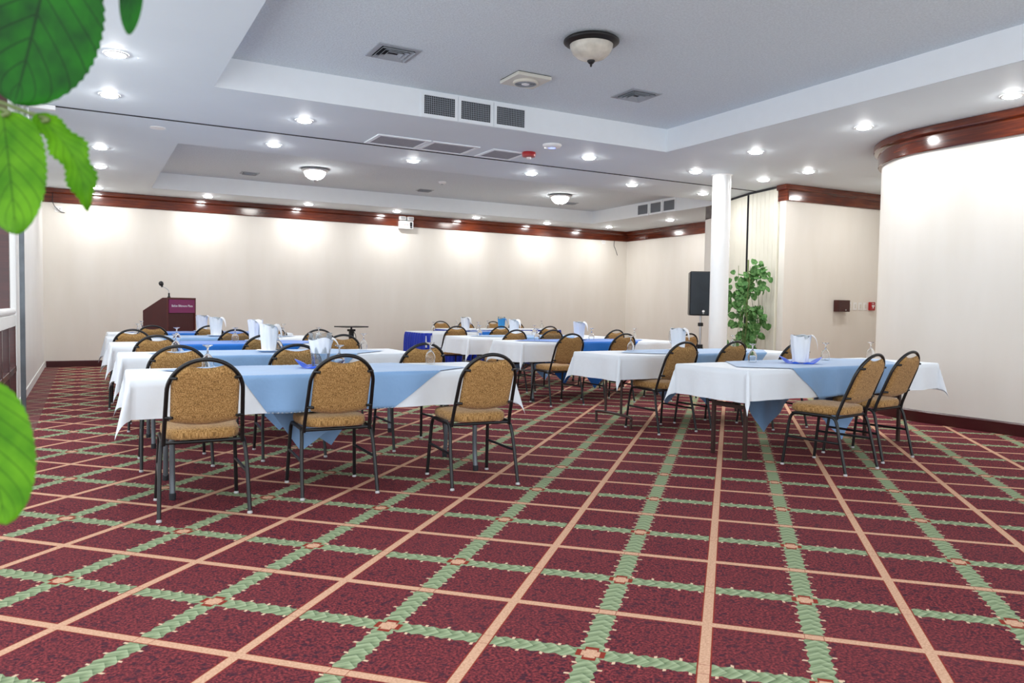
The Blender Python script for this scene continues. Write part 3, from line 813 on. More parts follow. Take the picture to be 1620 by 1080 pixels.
for row, yc, xs in ((1, (5.85, 5.88, 5.60), (4.94, 5.60, 6.20)), (2, (8.00, 7.98, 7.92), (5.10, 5.86, 6.84)), (3, 9.44, (5.13, 5.73, 6.80)), (4, 11.30, (5.13, 5.88, 6.84))):
    for k, x in enumerate(xs):
        ch(x, (yc[k] if isinstance(yc, tuple) else yc), random.uniform(-3, 5), ('leftmost', 'middle', 'rightmost')[k], 'right', row)
for i, (x, y, a, which, bank, row) in enumerate(chairs):
    lab = 'tan chair with black arched frame, %s at the %s table of the %s bank' % (which, ORD[row], bank)
    place(chair0, i > 0, (x, y, 0), D(a), lab, 'banquet chairs at the tables')

# ------------------------------------------------------------------ tables
TL, TD = 2.44, 0.76
def make_table_legs(t, style, h):
    for s in (-1, 1):
        x = s*(TL/2-0.22)
        if style == 'wishbone':
            for sy in (-1, 1):
                bm = bmesh.new()
                path = smoothpath([(x, sy*0.10, h-0.03), (x, sy*0.20, h-0.12), (x, sy*0.255, 0.40), (x, sy*0.262, 0.16), (x, sy*0.285, 0.0)], 6)
                tube(bm, path, 0.0165, 12); lg = finish('leg', bm, M['gunmetal'], t, True, 50)
                bm = bmesh.new(); lathe(bm, [(0.019, 0), (0.020, 0.035), (0.018, 0.04)], 12, c=(x, sy*0.283, 0.0), capb=True); finish('foot_cap', bm, M['dark'], lg, True, 50)
            bm = bmesh.new(); tube(bm, [(x, -0.25, 0.38), (x, 0.25, 0.38)], 0.012, 8); tube(bm, [(x, 0, 0.38), (x-s*0.55, 0, h-0.05)], 0.010, 8); finish('brace', bm, M['gunmetal'], t, True, 50)
        elif style == 'post':
            for sy in (-1, 1):
                bm = bmesh.new(); box(bm, (x-0.014, sy*0.17-0.014, 0), (x+0.014, sy*0.17+0.014, h-0.02), bev=0.003); finish('leg', bm, M['brownmetal'], t)
            bm = bmesh.new(); box(bm, (x-0.01, -0.17, 0.40), (x+0.01, 0.17, 0.43)); tube(bm, [(x, 0, 0.41), (x-s*0.5, 0, h-0.05)], 0.010, 8); finish('brace', bm, M['brownmetal'], t)
        else:
            for sy in (-1, 1):
                bm = bmesh.new(); tube(bm, [(x, sy*0.13, 0.115), (x, sy*0.13, h-0.02)], 0.013, 10); finish('leg', bm, M['brownmetal'], t, True, 50)
            bm = bmesh.new(); tube(bm, smoothpath([(x, -0.29, 0), (x, -0.29, 0.07), (x, -0.25, 0.115), (x, 0.25, 0.115), (x, 0.29, 0.07), (x, 0.29, 0)], 6), 0.014, 10); finish('foot', bm, M['brownmetal'], t, True, 50)
            bm = bmesh.new(); tube(bm, [(x, 0, 0.35), (x-s*0.5, 0, h-0.05)], 0.010, 8); tube(bm, [(x, -0.13, 0.35), (x, 0.13, 0.35)], 0.010, 8); finish('brace', bm, M['brownmetal'], t, True, 50)
class Drape:
    """maps a flat cloth coordinate to its hanging place over a table top"""
    def __init__(s, hl, hd, z, seed):
        s.hl, s.hd, s.z = hl, hd, z; rnd = random.Random(seed)
        s.ph = [rnd.uniform(0, 6.28) for _ in range(12)]; s.k = [rnd.uniform(0.8, 1.3) for _ in range(12)]
        s.tw = [rnd.uniform(-0.5, 0.5) for _ in range(4)]
        s.push = []          # (centre along the near side, depth) of chair seats that press the hanging cloth back
    def pressed(s, u, r):
        sm = lambda t: (lambda q: q*q*(3-2*q))(max(0.0, min(1.0, t)))
        best = 0.0
        for uc, dep in s.push: best = max(best, dep*(1-sm((abs(u-uc)-0.24)/0.18)))
        return best*sm((r-0.240)/0.07)*min(1.0, max(0.0, (s.hl-abs(u))/0.15))
    def side(s, t, r, i):
        w = 0.013*math.sin(t*9*s.k[i]+s.ph[i])+0.010*math.sin(t*23*s.k[i+4]+s.ph[i+4])
        return 0.010+0.05*r+w*min(1.0, r/0.22)
    def __call__(s, u, v, lift=0.0):
        ex = max(0.0, abs(u)-s.hl); ey = max(0.0, abs(v)-s.hd)
        su, sv = (1 if u > 0 else -1), (1 if v > 0 else -1)
        cu, cv = max(-s.hl, min(s.hl, u)), max(-s.hd, min(s.hd, v))
        if ex == 0 and ey == 0:
            return Vector((u, v, s.z+lift+0.0008*math.sin(u*11+s.ph[8])*math.sin(v*13+s.ph[9])))
        r = math.hypot(ex, ey); br = 0.012
        drop = -(r-0.45*br) if r > br else -(br*(1-math.cos(min(1.0, r/br)*PI/2)))*0.55
        if ey == 0:
            o = s.side(v, r, 0 if su > 0 else 1)*min(1, r/br)+lift
            return Vector((su*(s.hl+o), cv, s.z+lift+drop))
        if ex == 0:
            fade = min(1.0, (s.hl-abs(u))/0.25)
            o = (s.side(u, r, 2 if sv > 0 else 3)*(0.3+0.7*fade)+0.006)*min(1, r/br)+lift
            pr_ = s.pressed(cu, r) if sv < 0 and lift > 0 else 0.0   # only the part below the white hem
            return Vector((cu, sv*(s.hd+o-pr_), s.z+lift+drop+0.25*pr_))
        th = math.atan2(ey, ex)/(PI/2)
        bul = math.sin(PI*th)**0.8
        q = s.tw[(su > 0)+2*(sv > 0)]
        hor = 0.27*r*bul
        z = s.z+lift-math.sqrt(max(1e-6, r*r-hor*hor*0.9))
        dirv = Vector((su*(0.75+0.3*q), sv*(0.75-0.3*q))).normalized()
        perp = Vector((-dirv.y, dirv.x))*su*sv
        base = Vector((su*s.hl, sv*s.hd))
        edge = Vector((su*(s.side(cv, r, 0 if su > 0 else 1)), 0))*(1-th) + Vector((0, sv*(s.side(cu, r, 2 if sv > 0 else 3)*0.3+0.006)))*th
        p = base+edge+dirv*hor+perp*(th-0.5)*0.05*bul
        return Vector((p.x, p.y, z))
def subdiv_axis(lo, hi, brk, step):
    pts = sorted({lo, hi, *[b for b in brk if lo < b < hi]}); out = []
    for a, b in zip(pts, pts[1:]):
        n = max(1, int(math.ceil((b-a)/step))); out += [a+(b-a)*i/n for i in range(n)]
    return out+[pts[-1]]
def make_cloth(dr, dl, dn, mat, th=0.0015):
    """dl drop at the ends, dn drop along the long sides"""
    us = subdiv_axis(-dr.hl-dl, dr.hl+dl, (-dr.hl, dr.hl, -dr.hl-0.012, dr.hl+0.012, -dr.hl+0.1, dr.hl-0.1), 0.042)
    vs = subdiv_axis(-dr.hd-dn, dr.hd+dn, (-dr.hd, dr.hd, -dr.hd-0.012, dr.hd+0.012, -dr.hd+0.08, dr.hd-0.08), 0.042)
    bm = bmesh.new(); g = [[bm.verts.new(dr(u, v)) for v in vs] for u in us]
    for i in range(len(us)-1):
        for j in range(len(vs)-1): bm.faces.new((g[i][j], g[i+1][j], g[i+1][j+1], g[i][j+1]))
    return finish('tablecloth', bm, mat, None, True)
def make_overlay(dr, Dg, mat, cx=0.0, cy=0.0, rot=0.0):
    bm = bmesh.new(); n = 96; g = []
    c, s = math.cos(PI/4+rot), math.sin(PI/4+rot); a = Dg/math.sqrt(2)
    for i in range(n+1):
        row = []
        for j in range(n+1):
            p, q = -a+2*a*i/n, -a+2*a*j/n
            row.append(bm.verts.new(dr(cx+p*c-q*s, cy+p*s+q*c, 0.0065)))
        g.append(row)
    for i in range(n):
        for j in range(n): bm.faces.new((g[i][j], g[i+1][j], g[i+1][j+1], g[i][j+1]))
    return finish('table_overlay', bm, mat, None, True)
def skirt(hl, hd, z, name_label, sides, loc, rz):
    """pleated valance hung round a table: left end, near side, right end"""
    path = []
    e = 0.030
    if sides == 'end': corners = [(-hl-e, hd), (-hl-e, -hd-e), (-hl+0.16, -hd-e)]
    else: corners = [(-hl-e, hd), (-hl-e, -hd-e), (hl+e, -hd-e), (hl+e, hd)]
    pts = []
    for a, b in zip(corners, corners[1:]):
        a, b = Vector(a), Vector(b); L = (b-a).length; n = max(2, int(L/0.012))
        d = (b-a)/L; nrm = Vector((d.y, -d.x))
        for k in range(n): pts.append((a+d*(L*k/n), nrm, k/n*L))
    bm = bmesh.new(); rows = []
    zs = [z-0.004, z-0.02, z-0.06, z-0.2, z-0.4, 0.05]
    for k, (p, nrm, s_) in enumerate(pts):
        col = []
        for j, zz in enumerate(zs):
            am = 0.004+0.026*min(1, j/3)
            o = -abs(am)*0+am*math.sin(s_*2*PI/0.10+0.9*math.sin(s_*5))*(1 if sides else 1)+0.016*(j/5)
            q = p+nrm*(-o if False else o)
            col.append(bm.verts.new((q.x, q.y, zz)))
        rows.append(col)
    for a, b in zip(rows, rows[1:]):
        for j in range(len(zs)-1): bm.faces.new((a[j], b[j], b[j+1], a[j+1]))
    o = finish('table_skirt', bm, M['skirt'], None, True)
    o.location = loc; o.rotation_euler = (0, 0, rz); tag(o, name_label, 'table skirt'); return o
# bank, row, near-left corner x/y, top height, blue, style, rotation
TABLES = [('left', 0, 0.23, 4.85, 0.737, 'lightblue', 'wishbone', -1.0), ('left', 1, 0.26, 6.67, 0.745, 'lightblue', 'wishbone', 0), ('left', 2, 0.24, 8.50, 0.75, 'royal', 'wishbone', 0),
          ('left', 3, 0.24, 10.10, 0.75, 'lightblue', 'wishbone', 0), ('left', 4, 0.29, 11.72, 0.75, 'royal', 'wishbone', 0),
          ('right', 0, 4.33, 4.14, 0.735, 'lightblue', 'post', 1.5), ('right', 1, 4.47, 5.90, 0.735, 'lightblue', 'pedestal', 0), ('right', 2, 4.72, 8.20, 0.752, 'royal', 'wishbone', 0),
          ('right', 3, 4.74, 9.76, 0.752, 'lightblue', 'wishbone', 0), ('right', 4, 4.94, 11.90, 0.752, 'royal', 'wishbone', 0), ('right', 5, 6.20, 13.50, 0.752, 'royal', 'wishbone', 0)]
SURF = {}
for n_, (bank, row, x0, y0, zt_, blue, style, rdeg) in enumerate(TABLES):
    rz = D(rdeg)
    c = Vector((x0, y0)) + Vector((TL/2*math.cos(rz)-TD/2*math.sin(rz), TL/2*math.sin(rz)+TD/2*math.cos(rz)))
    loc = (c.x, c.y, 0)
    where = '%s table of the %s bank' % (ORD[row], bank)
    bname = 'light blue' if blue == 'lightblue' else 'royal blue'
    t = thing('folding_table', 'folding banquet table under white cloth, '+where, 'table', loc, rz, 'cloth-covered banquet tables')
    hb = zt_-0.006
    bm = bmesh.new(); box(bm, (-TL/2+0.004, -TD/2+0.004, hb-0.022), (TL/2-0.004, TD/2-0.004, hb), bev=0.004); finish('tabletop', bm, M['particle'], t)
    make_table_legs(t, style, hb)
    dr = Drape(TL/2+0.004, TD/2+0.004, zt_-0.003, 100+n_)
    for cx_, cy_, ca_, _w, cb_, cr_ in chairs:
        if (cb_, cr_) == (bank, row):
            for sx_ in (-0.17, 0.17):
                fx = cx_+sx_*math.cos(D(ca_))-0.245*math.sin(D(ca_))-c.x; fy = cy_+sx_*math.sin(D(ca_))+0.245*math.cos(D(ca_))-c.y
                lu, lv = fx*math.cos(rz)+fy*math.sin(rz), -fx*math.sin(rz)+fy*math.cos(rz)
                if lv > -dr.hd-0.05: dr.push.append((lu-sx_*0.35, lv+dr.hd+0.05))
    skirted = bank == 'right' and row >= 4
    cl = make_cloth(dr, 0.03 if skirted else 0.25, (0.03 if row == 5 else 0.26) if skirted else (0.235 if zt_ < 0.74 else 0.245), M['cloth'])
    cl.location = loc; cl.rotation_euler = (0, 0, rz)
    tag(cl, 'white tablecloth hanging over the '+where, 'tablecloth', 'white tablecloths')
    if row != 5:
        Dg = 1.02 if (bank, row) == ('left', 0) else 1.03
        if (bank, row) == ('right', 0): Dg = 1.08
        if bank == 'right' and row == 4: Dg = 0.62
        ox = {('left', 0): -0.03, ('right', 0): 0.0, ('right', 1): 0.10, ('right', 2): -0.08}.get((bank, row), 0.0)
        oy = {('right', 0): -0.02}.get((bank, row), 0.0)
        ov = make_overlay(dr, Dg, M[blue], ox, oy, D({('left', 0): -10.0, ('right', 0): 6.0}.get((bank, row), random.uniform(-3, 3))))
        ov.location = loc; ov.rotation_euler = (0, 0, rz)
        tag(ov, bname+' square overlay laid diagonally on the '+where, 'table overlay', 'blue table overlays')
    SURF[(bank, row)] = (loc, zt_+0.004)
    if skirted:
        if row == 4: skirt(TL/2, TD/2, zt_-0.012, 'royal blue pleated skirt round the left end of the fifth right-bank table', 'end', loc, rz)
        else: skirt(TL/2, TD/2, zt_-0.012, 'royal blue pleated skirt round the farthest right-bank table', '', loc, rz)
# chairs behind the farthest table
for i, x in enumerate((6.55, 7.15, 7.83, 8.40)):
    place(chair0, True, (x, 14.55+0.05*(i % 2), 0), PI+D(random.uniform(-4, 4)), 'tan chair behind the farthest skirted table, %s from the left' % ('first', 'second', 'third', 'fourth')[i], 'banquet chairs behind the farthest table')

# ------------------------------------------------------------------ tableware
def make_goblet():
    """stemmed glass standing upside down on its rim"""
    t = thing('goblet', '', 'glass')
    bm = bmesh.new()
    outer = [(0.033, 0.0), (0.0365, 0.020), (0.0385, 0.042), (0.036, 0.062), (0.027, 0.082), (0.014, 0.097), (0.0065, 0.105)]
    inner = [(0.0045, 0.100), (0.012, 0.0935), (0.025, 0.079), (0.034, 0.060), (0.0365, 0.042), (0.0345, 0.020), (0.0313, 0.0)]
    lathe(bm, outer+[(0.0055, 0.118), (0.0052, 0.132), (0.008, 0.142), (0.020, 0.150), (0.031, 0.1545), (0.033, 0.156), (0.0325, 0.1585), (0.0, 0.1585)], 28)
    lathe(bm, [(0.0, 0.100)]+inner+[(0.033, 0.0)], 28)
    bmesh.ops.remove_doubles(bm, verts=bm.verts[:], dist=1e-5)
    o = finish('bowl_and_stem', bm, M['crystal'], t, True, 60)
    return t
gob0 = make_goblet()
def along_ray(px, py, z):
    d = F_+R_*((px-810)/FPX)+U_*((540-py)/FPX)
    return Vector((0, 0, CAMH))+d*((z-CAMH)/d.z)
def at_y(px, y):
    d = F_+R_*((px-810)/FPX)
    return d.x/d.y*y
# (bank, row, x, offset of y from the near table edge, words)
NEAR = {(b, r): (y0, z) for b, r, x0, y0, z, *_ in TABLES}
gobs = [('left', 0, 328.5, 0.55, 'behind the leftmost chair at the front left table'), ('left', 0, 537, 0.36, 'beside the front left pitcher'), ('left', 0, 681, 0.58, 'right of the middle chair, front left table'),
        ('left', 1, 278, 0.50, 'near the left end of the second left table'), ('left', 1, 440, 0.40, 'beside the pitcher on the second left table'), ('left', 1, 575, 0.50, 'right end of the second left table'),
        ('left', 2, 279.6, 0.45, 'left end of the third left table'), ('left', 2, 372, 0.40, 'middle of the third left table'), ('left', 2, 504, 0.50, 'right end of the third left table'),
        ('left', 3, 218, 0.45, 'left end of the fourth left table'), ('left', 3, 448, 0.45, 'right side of the fourth left table'), ('left', 4, 224, 0.40, 'left end of the fifth left table'),
        ('right', 0, 1191, 0.62, 'left end of the front right table'), ('right', 0, 1306.5, 0.62, 'right of the pitcher on the front right table'), ('right', 0, 1378, 0.64, 'rightmost on the front right table'),
        ('right', 1, 998, 0.60, 'left end of the second right table'), ('right', 1, 1159, 0.66, 'right of the pitcher on the second right table'),
        ('right', 2, 849.6, 0.35, 'left end of the third right table'), ('right', 2, 935.6, 0.50, 'middle of the third right table'), ('right', 2, 1003, 0.50, 'right end of the third right table'),
        ('right', 3, 758.5, 0.30, 'left end of the fourth right table'), ('right', 3, 845, 0.50, 'right end of the fourth right table'),
        ('right', 4, 685, 0.45, 'left end of the fifth right table'), ('right', 4, 756, 0.50, 'middle of the fifth right table'),
        ('right', 5, 722, 0.45, 'left end of the farthest table'), ('right', 5, 771, 0.40, 'middle of the farthest table'), ('right', 5, 856.7, 0.45, 'right end of the farthest table')]
for i, (b, r, px, dy, words) in enumerate(gobs):
    y0, z = NEAR[(b, r)]; y = y0+dy
    place(gob0, i > 0, (at_y(px, y), y, z+0.0035), random.uniform(0, 6), 'upturned clear goblet, '+words, 'upturned goblets')

def make_plate(rad, square=False):
    bm = bmesh.new()
    lathe(bm, [(0.0, 0.001), (rad*0.55, 0.001), (rad*0.6, 0.0), (rad*0.68, 0.004), (rad, 0.018), (rad, 0.021), (rad*0.68, 0.008), (rad*0.55, 0.005), (0.0, 0.005)], 36)
    return finish('plate', bm, M['china'], None, True, 60)
def make_pitcher():
    t = thing('water_pitcher', '', 'pitcher')
    bm = bmesh.new(); n = 24
    out = [(0.0, 0.0), (0.052, 0.0), (0.056, 0.008), (0.066, 0.10), (0.074, 0.20), (0.080, 0.238), (0.078, 0.240), (0.0715, 0.20), (0.063, 0.10), (0.053, 0.014), (0.0, 0.012)]
    lathe(bm, out, n)
    for v in bm.verts:
        if v.co.z > 0.20 and v.co.x < -0.05: v.co.x -= 0.018*(v.co.z-0.20)/0.04*max(0, 1-abs(v.co.y)/0.04)
    finish('jug', bm, M['glass'], t, True, 60)
    bm = bmesh.new(); tube(bm, smoothpath([(0.072, 0, 0.205), (0.115, 0, 0.205), (0.125, 0, 0.15), (0.112, 0, 0.09), (0.066, 0, 0.065)], 6), 0.009, 10); finish('handle', bm, M['glass'], t, True)
    return t
def make_napkin(mat, z0=0.02, z1=0.21, tie=True, seed=1):
    """linen napkin wrapped round a pitcher with a loose corner"""
    rnd = random.Random(seed); ph = rnd.uniform(0, 6)
    bm = bmesh.new(); N = 48; rows = []
    for j in range(10):
        tt = j/9; z = z0+(z1-z0)*tt; row = []
        for k in range(N+1):
            a = 2*PI*k/N*0.985
            top = 0.010*math.sin(a*3+ph)*tt
            r = 0.061+0.020*tt+0.0035*math.sin(a*7+ph+tt*3)+0.002*math.sin(a*13+ph*2)+0.003*k/N
            if not tie: r += 0.004
            row.append(bm.verts.new((r*math.cos(a), r*math.sin(a), z+top)))
        rows.append(row)
    for A, B in zip(rows, rows[1:]):
        for k in range(N): bm.faces.new((A[k], A[k+1], B[k+1], B[k]))
    # loose corner hanging from the top
    L = []
    for j in range(7):
        tt = j/6; wv = 0.045*(1-tt)+0.004
        px_ = 0.080+0.055*math.sin(tt*1.5); pz = z1+0.012-0.115*tt*tt-0.01*tt
        L.append([bm.verts.new((px_, -0.02+s*wv, pz-0.012*abs(s))) for s in (-1, -0.5, 0, 0.5, 1)])
    for A, B in zip(L, L[1:]):
        for k in range(4): bm.faces.new((A[k], A[k+1], B[k+1], B[k]))
    return finish('napkin', bm, mat, None, True)
def make_base_napkin(mat):
    bm = bmesh.new(); N = 40
    rows = []
    for j in range(7):
        tt = j/6
        row = []
        for k in range(N):
            a = 2*PI*k/N
            sq = 1/max(abs(math.cos(a)), abs(math.sin(a)))
            r = (0.062+0.080*tt)*(1+0.22*math.cos(2*a)*tt)
            z = 0.006+0.016*math.sin(tt*PI)*(0.6+0.4*math.sin(a*6+1))+0.060*max(0, math.cos(2*a))**1.4*tt**1.6
            row.append(bm.verts.new((r*math.cos(a), r*math.sin(a), z)))
        rows.append(row)
    for A, B in zip(rows, rows[1:]):
        for k in range(N): bm.faces.new((A[k], A[(k+1) % N], B[(k+1) % N], B[k]))
    return finish('napkin', bm, mat, None, True)
pit0 = make_pitcher()
pits = [('left', 0, 507, 0.42, 'blue', 'front left table'), ('left', 1, 426, 0.36, 'plate', 'second left table'), ('left', 2, 404, 0.42, 'plate', 'third left table'), ('left', 3, 342, 0.36, 'plate', 'fourth left table'), ('left', 4, 319.6, 0.40, 'plate', 'fifth left table'),
        ('right', 0, 1267, 0.36, 'blue', 'front right table'), ('right', 1, 1073, 0.40, 'plate', 'second right table'), ('right', 2, 916, 0.42, 'plate', 'third right table'), ('right', 3, 813, 0.40, 'plate', 'fourth right table'), ('right', 4, 736, 0.36, 'plate', 'fifth right table'),
        ('right', 5, 793, 0.36, 'cup', 'farthest table')]
for i, (b, r, px, dy, kind, words) in enumerate(pits):
    y0, z = NEAR[(b, r)]; y = y0+dy; x = at_y(px, y); z = z+0.0035
    ang = random.uniform(1.2, 1.9)
    if kind == 'plate':
        pl = make_plate(0.115); pl.location = (x, y, z); tag(pl, 'white china plate under the pitcher on the '+words, 'plate', 'plates under the pitchers')
        zp = z+0.006
    elif kind == 'blue':
        bn = make_base_napkin(M['napblue']); bn.location = (x, y, z-0.003); bn.rotation_euler = (0, 0, -0.26 if b == 'left' else -0.85); tag(bn, 'deep blue napkin folded round the foot of the pitcher, '+words, 'napkin', 'deep blue napkins')
        zp = z+0.001
    else: zp = z+0.001
    place(pit0, i > 0, (x, y, zp), ang, 'clear water pitcher wrapped in a napkin on the '+words, 'wrapped water pitchers')
    if kind == 'cup': nk = make_napkin(M['cupblue'], 0.01, 0.20, True, i)
    elif (b, r) == ('left', 0): nk = make_napkin(M['napkin'], 0.10, 0.20, True, i)
    else: nk = make_napkin(M['napkin'], 0.012, 0.236, True, i)
    nk.location = (x, y, zp); nk.rotation_euler = (0, 0, random.uniform(-1.2, -0.2))
    tag(nk, ('sky blue' if kind == 'cup' else 'white')+' linen napkin wrapped round the pitcher on the '+words, 'napkin', 'napkins round the pitchers')

# ------------------------------------------------------------------ lectern and microphone
LX, LY, LR = 1.18, 13.35, math.radians(40)
t = thing('lectern', 'dark red slant-top lectern with a magenta sign by the back wall', 'lectern', (LX, LY, 0), LR)
hw, hd2 = 0.285, 0.25
bm = bmesh.new()   # body: front low -Y, slanted top falling to the speaker at +Y
prof = [(-hd2, 0.02), (hd2, 0.02), (hd2, 1.05), (-hd2+0.10, 1.255), (-hd2, 1.255)]
A = [bm.verts.new((-hw, y, z)) for y, z in prof]; B = [bm.verts.new((hw, y, z)) for y, z in prof]
bm.faces.new(A); bm.faces.new(B[::-1])
for k in range(5): bm.faces.new((A[k], A[(k+1) % 5], B[(k+1) % 5], B[k]))
bmesh.ops.bevel(bm, geom=bm.edges[:], offset=0.004, segments=2, affect='EDGES')
finish('body', bm, M['lectern'], t)
bm = bmesh.new()
for s in (-1, 1): box(bm, (s*hw-0.012, -hd2-0.012, 0.02), (s*hw+0.012, -hd2, 1.26))
box(bm, (-hw, -hd2-0.012, 1.235), (hw, -hd2, 1.26)); finish('front_edging', bm, M['lectern_top'], t)
bm = bmesh.new(); box(bm, (-hw-0.01, -hd2-0.01, 0), (hw+0.01, hd2+0.01, 0.03)); finish('plinth', bm, M['dark'], t)
bm = bmesh.new(); box(bm, (-hw+0.02, -hd2-0.020, 1.02), (hw-0.02, -hd2-0.001, 1.23), bev=0.002); sg = finish('sign', bm, M['magenta'], t)
textmesh('Belize Biltmore Plaza', 0.052, M['lettering'], 'lettering', sg, T(0, -hd2-0.021, 1.13) @ RX(PI/2), 0.0015)
t2 = thing('microphone', 'black gooseneck microphone fixed on top of the dark red lectern', 'microphone', (LX, LY, 0), LR)
bm = bmesh.new(); lathe(bm, [(0.022, 1.253), (0.022, 1.275), (0.014, 1.28), (0.013, 1.33), (0.0, 1.331)], 14, c=(-0.19, -0.19, 0), capb=True); finish('base', bm, M['black'], t2, True, 50)
bm = bmesh.new(); tube(bm, smoothpath([(-0.19, -0.19, 1.32), (-0.195, -0.185, 1.37), (-0.215, -0.15, 1.405), (-0.24, -0.10, 1.425)], 6), 0.006, 8); finish('gooseneck', bm, M['steel'], t2, True)
bm = bmesh.new(); lathe(bm, [(0.0, 0), (0.014, 0.002), (0.018, 0.03), (0.034, 0.04), (0.036, 0.075), (0.02, 0.095), (0.0, 0.098)], 16); bm.transform(T(-0.238, -0.105, 1.418) @ RX(-0.4)); finish('capsule', bm, M['black'], t2, True, 50)

# projector stand near the back wall
t = thing('projector_stand', 'black tripod stand with a flat square top by the back wall', 'stand', (4.33, 13.9, 0), 0.35)
bm = bmesh.new(); box(bm, (-0.25, -0.19, 0.775), (0.25, 0.19, 0.797), bev=0.004); finish('top_plate', bm, M['black'], t)
bm = bmesh.new(); tube(bm, [(0, 0, 0.12), (0, 0, 0.778)], 0.018, 12); finish('pole', bm, M['black'], t, True, 50)
bm = bmesh.new(); box(bm, (-0.06, -0.05, 0.70), (0.06, 0.05, 0.74), bev=0.006); box(bm, (-0.035, -0.035, 0.56), (0.035, 0.035, 0.70), bev=0.006); finish('tilt_head', bm, M['black'], t)
for k in range(3):
    a = 2*PI*k/3+0.5; bm = bmesh.new(); tube(bm, [(0.02*math.cos(a), 0.02*math.sin(a), 0.50), (0.33*math.cos(a), 0.33*math.sin(a), 0.012)], 0.012, 8); finish('leg', bm, M['black'], t, True, 50)
bm = bmesh.new(); tube(bm, smoothpath([(0.05, 0, 0.70), (0.10, 0.0, 0.62), (0.12, 0.02, 0.50), (0.10, 0.0, 0.38)], 6), 0.006, 6); finish('crank_arm', bm, M['black'], t, True)

# loudspeaker and its stand
SX, SY = 8.55, 9.20
t = thing('speaker_stand', 'silver and black pole stand carrying the loudspeaker', 'speaker stand', (SX, SY, 0), -0.5)
bm = bmesh.new(); tube(bm, [(0, 0, 0.45), (0, 0, 1.10)], 0.0175, 14); finish('pole', bm, M['steel'], t, True, 50)
bm = bmesh.new(); tube(bm, [(0, 0, 0.06), (0, 0, 0.55)], 0.026, 14); finish('lower_tube', bm, M['black'], t, True, 50)
bm = bmesh.new(); lathe(bm, [(0.02, 0.93), (0.042, 0.935), (0.042, 0.985), (0.02, 0.99)], 16); finish('collar', bm, M['black'], t, True, 40)
bm = bmesh.new(); lathe(bm, [(0.02, 0.54), (0.045, 0.545), (0.045, 0.64), (0.02, 0.645)], 16); finish('clamp', bm, M['black'], t, True, 40)
for k in range(3):
    a = 2*PI*k/3+0.3; bm = bmesh.new(); tube(bm, [(0.03*math.cos(a), 0.03*math.sin(a), 0.60), (0.48*math.cos(a), 0.48*math.sin(a), 0.014)], 0.012, 8); finish('leg', bm, M['black'], t, True, 50)
t = thing('loudspeaker', 'black rectangular loudspeaker on a pole left of the white column', 'loudspeaker', (SX-0.01, SY, 1.10), -0.52)
bm = bmesh.new()
q = [(-0.215, -0.19), (0.215, -0.19), (0.16, 0.19), (-0.16, 0.19)]
A = [bm.verts.new((x, y, 0)) for x, y in q]; B = [bm.verts.new((x, y, 0.69)) for x, y in q]
bm.faces.new(A); bm.faces.new(B)
for k in range(4): bm.faces.new((A[k], A[(k+1) % 4], B[(k+1) % 4], B[k]))
bmesh.ops.bevel(bm, geom=bm.edges[:], offset=0.012, segments=2, affect='EDGES'); finish('cabinet', bm, M['black'], t)
bm = bmesh.new(); box(bm, (-0.203, -0.203, 0.014), (0.203, -0.188, 0.676), bev=0.006); finish('front_grille', bm, M['charcoal'], t)
bm = bmesh.new(); lathe(bm, [(0.020, 0), (0.020, 0.003), (0.0, 0.004)], 20); bm.transform(T(0, -0.203, 0.068) @ RX(PI/2)); finish('badge', bm, M['plastic'], t, True, 40)
bm = bmesh.new(); box(bm, (-0.012, -0.206, 0.030), (0.012, -0.202, 0.036)); finish('name_strip', bm, M['plastic'], t)

# ------------------------------------------------------------------ plants
def leaf_grid(bm, uvl, base, tip, normal, width, curl=0.15, droop=0.1, serr=0.0, nu=18, nv=10, shape=0.62, teeth=18, twist=0.0, fold=0.12, bend=0.0, lobes=0.0):
    base, tip, normal = Vector(base), Vector(tip), Vector(normal)
    ax = tip-base; L = ax.length; ax.normalize()
    sd = ax.cross(normal).normalized(); nr = sd.cross(ax).normalized()
    g = []
    for i in range(nu+1):
        u = i/nu
        wv = max(0.0, 1-abs(2*u**shape-1)**2.2)**0.62*(1+lobes*math.sin(u*19)) if 0 < u < 1 else 0.0
        row = []
        for j in range(nv+1):
            v = -1+2*j/nv
            tw = twist*u
            s2 = sd*math.cos(tw)+nr*math.sin(tw); n2 = -sd*math.sin(tw)+nr*math.cos(tw)
            k = wv*width/2
            if serr and abs(v) > 0.95: k *= 1+serr*(((u*teeth) % 1.0)-0.5)
            off = s2*(v*k)+n2*(-fold*(1-abs(v))*k-curl*L*(v*v)*0.25+0)-nr*(droop*L*u*u)+sd*(bend*L*math.sin(PI*u))
            row.append((bm.verts.new(base+ax*(u*L)+off), (u, 0.5+v*0.5)))
        g.append(row)
    for i in range(nu):
        for j in range(nv):
            q = [g[i][j], g[i+1][j], g[i+1][j+1], g[i][j+1]]
            try: f = bm.faces.new([x[0] for x in q])
            except ValueError: continue
            for lp, x in zip(f.loops, q): lp[uvl].uv = x[1]
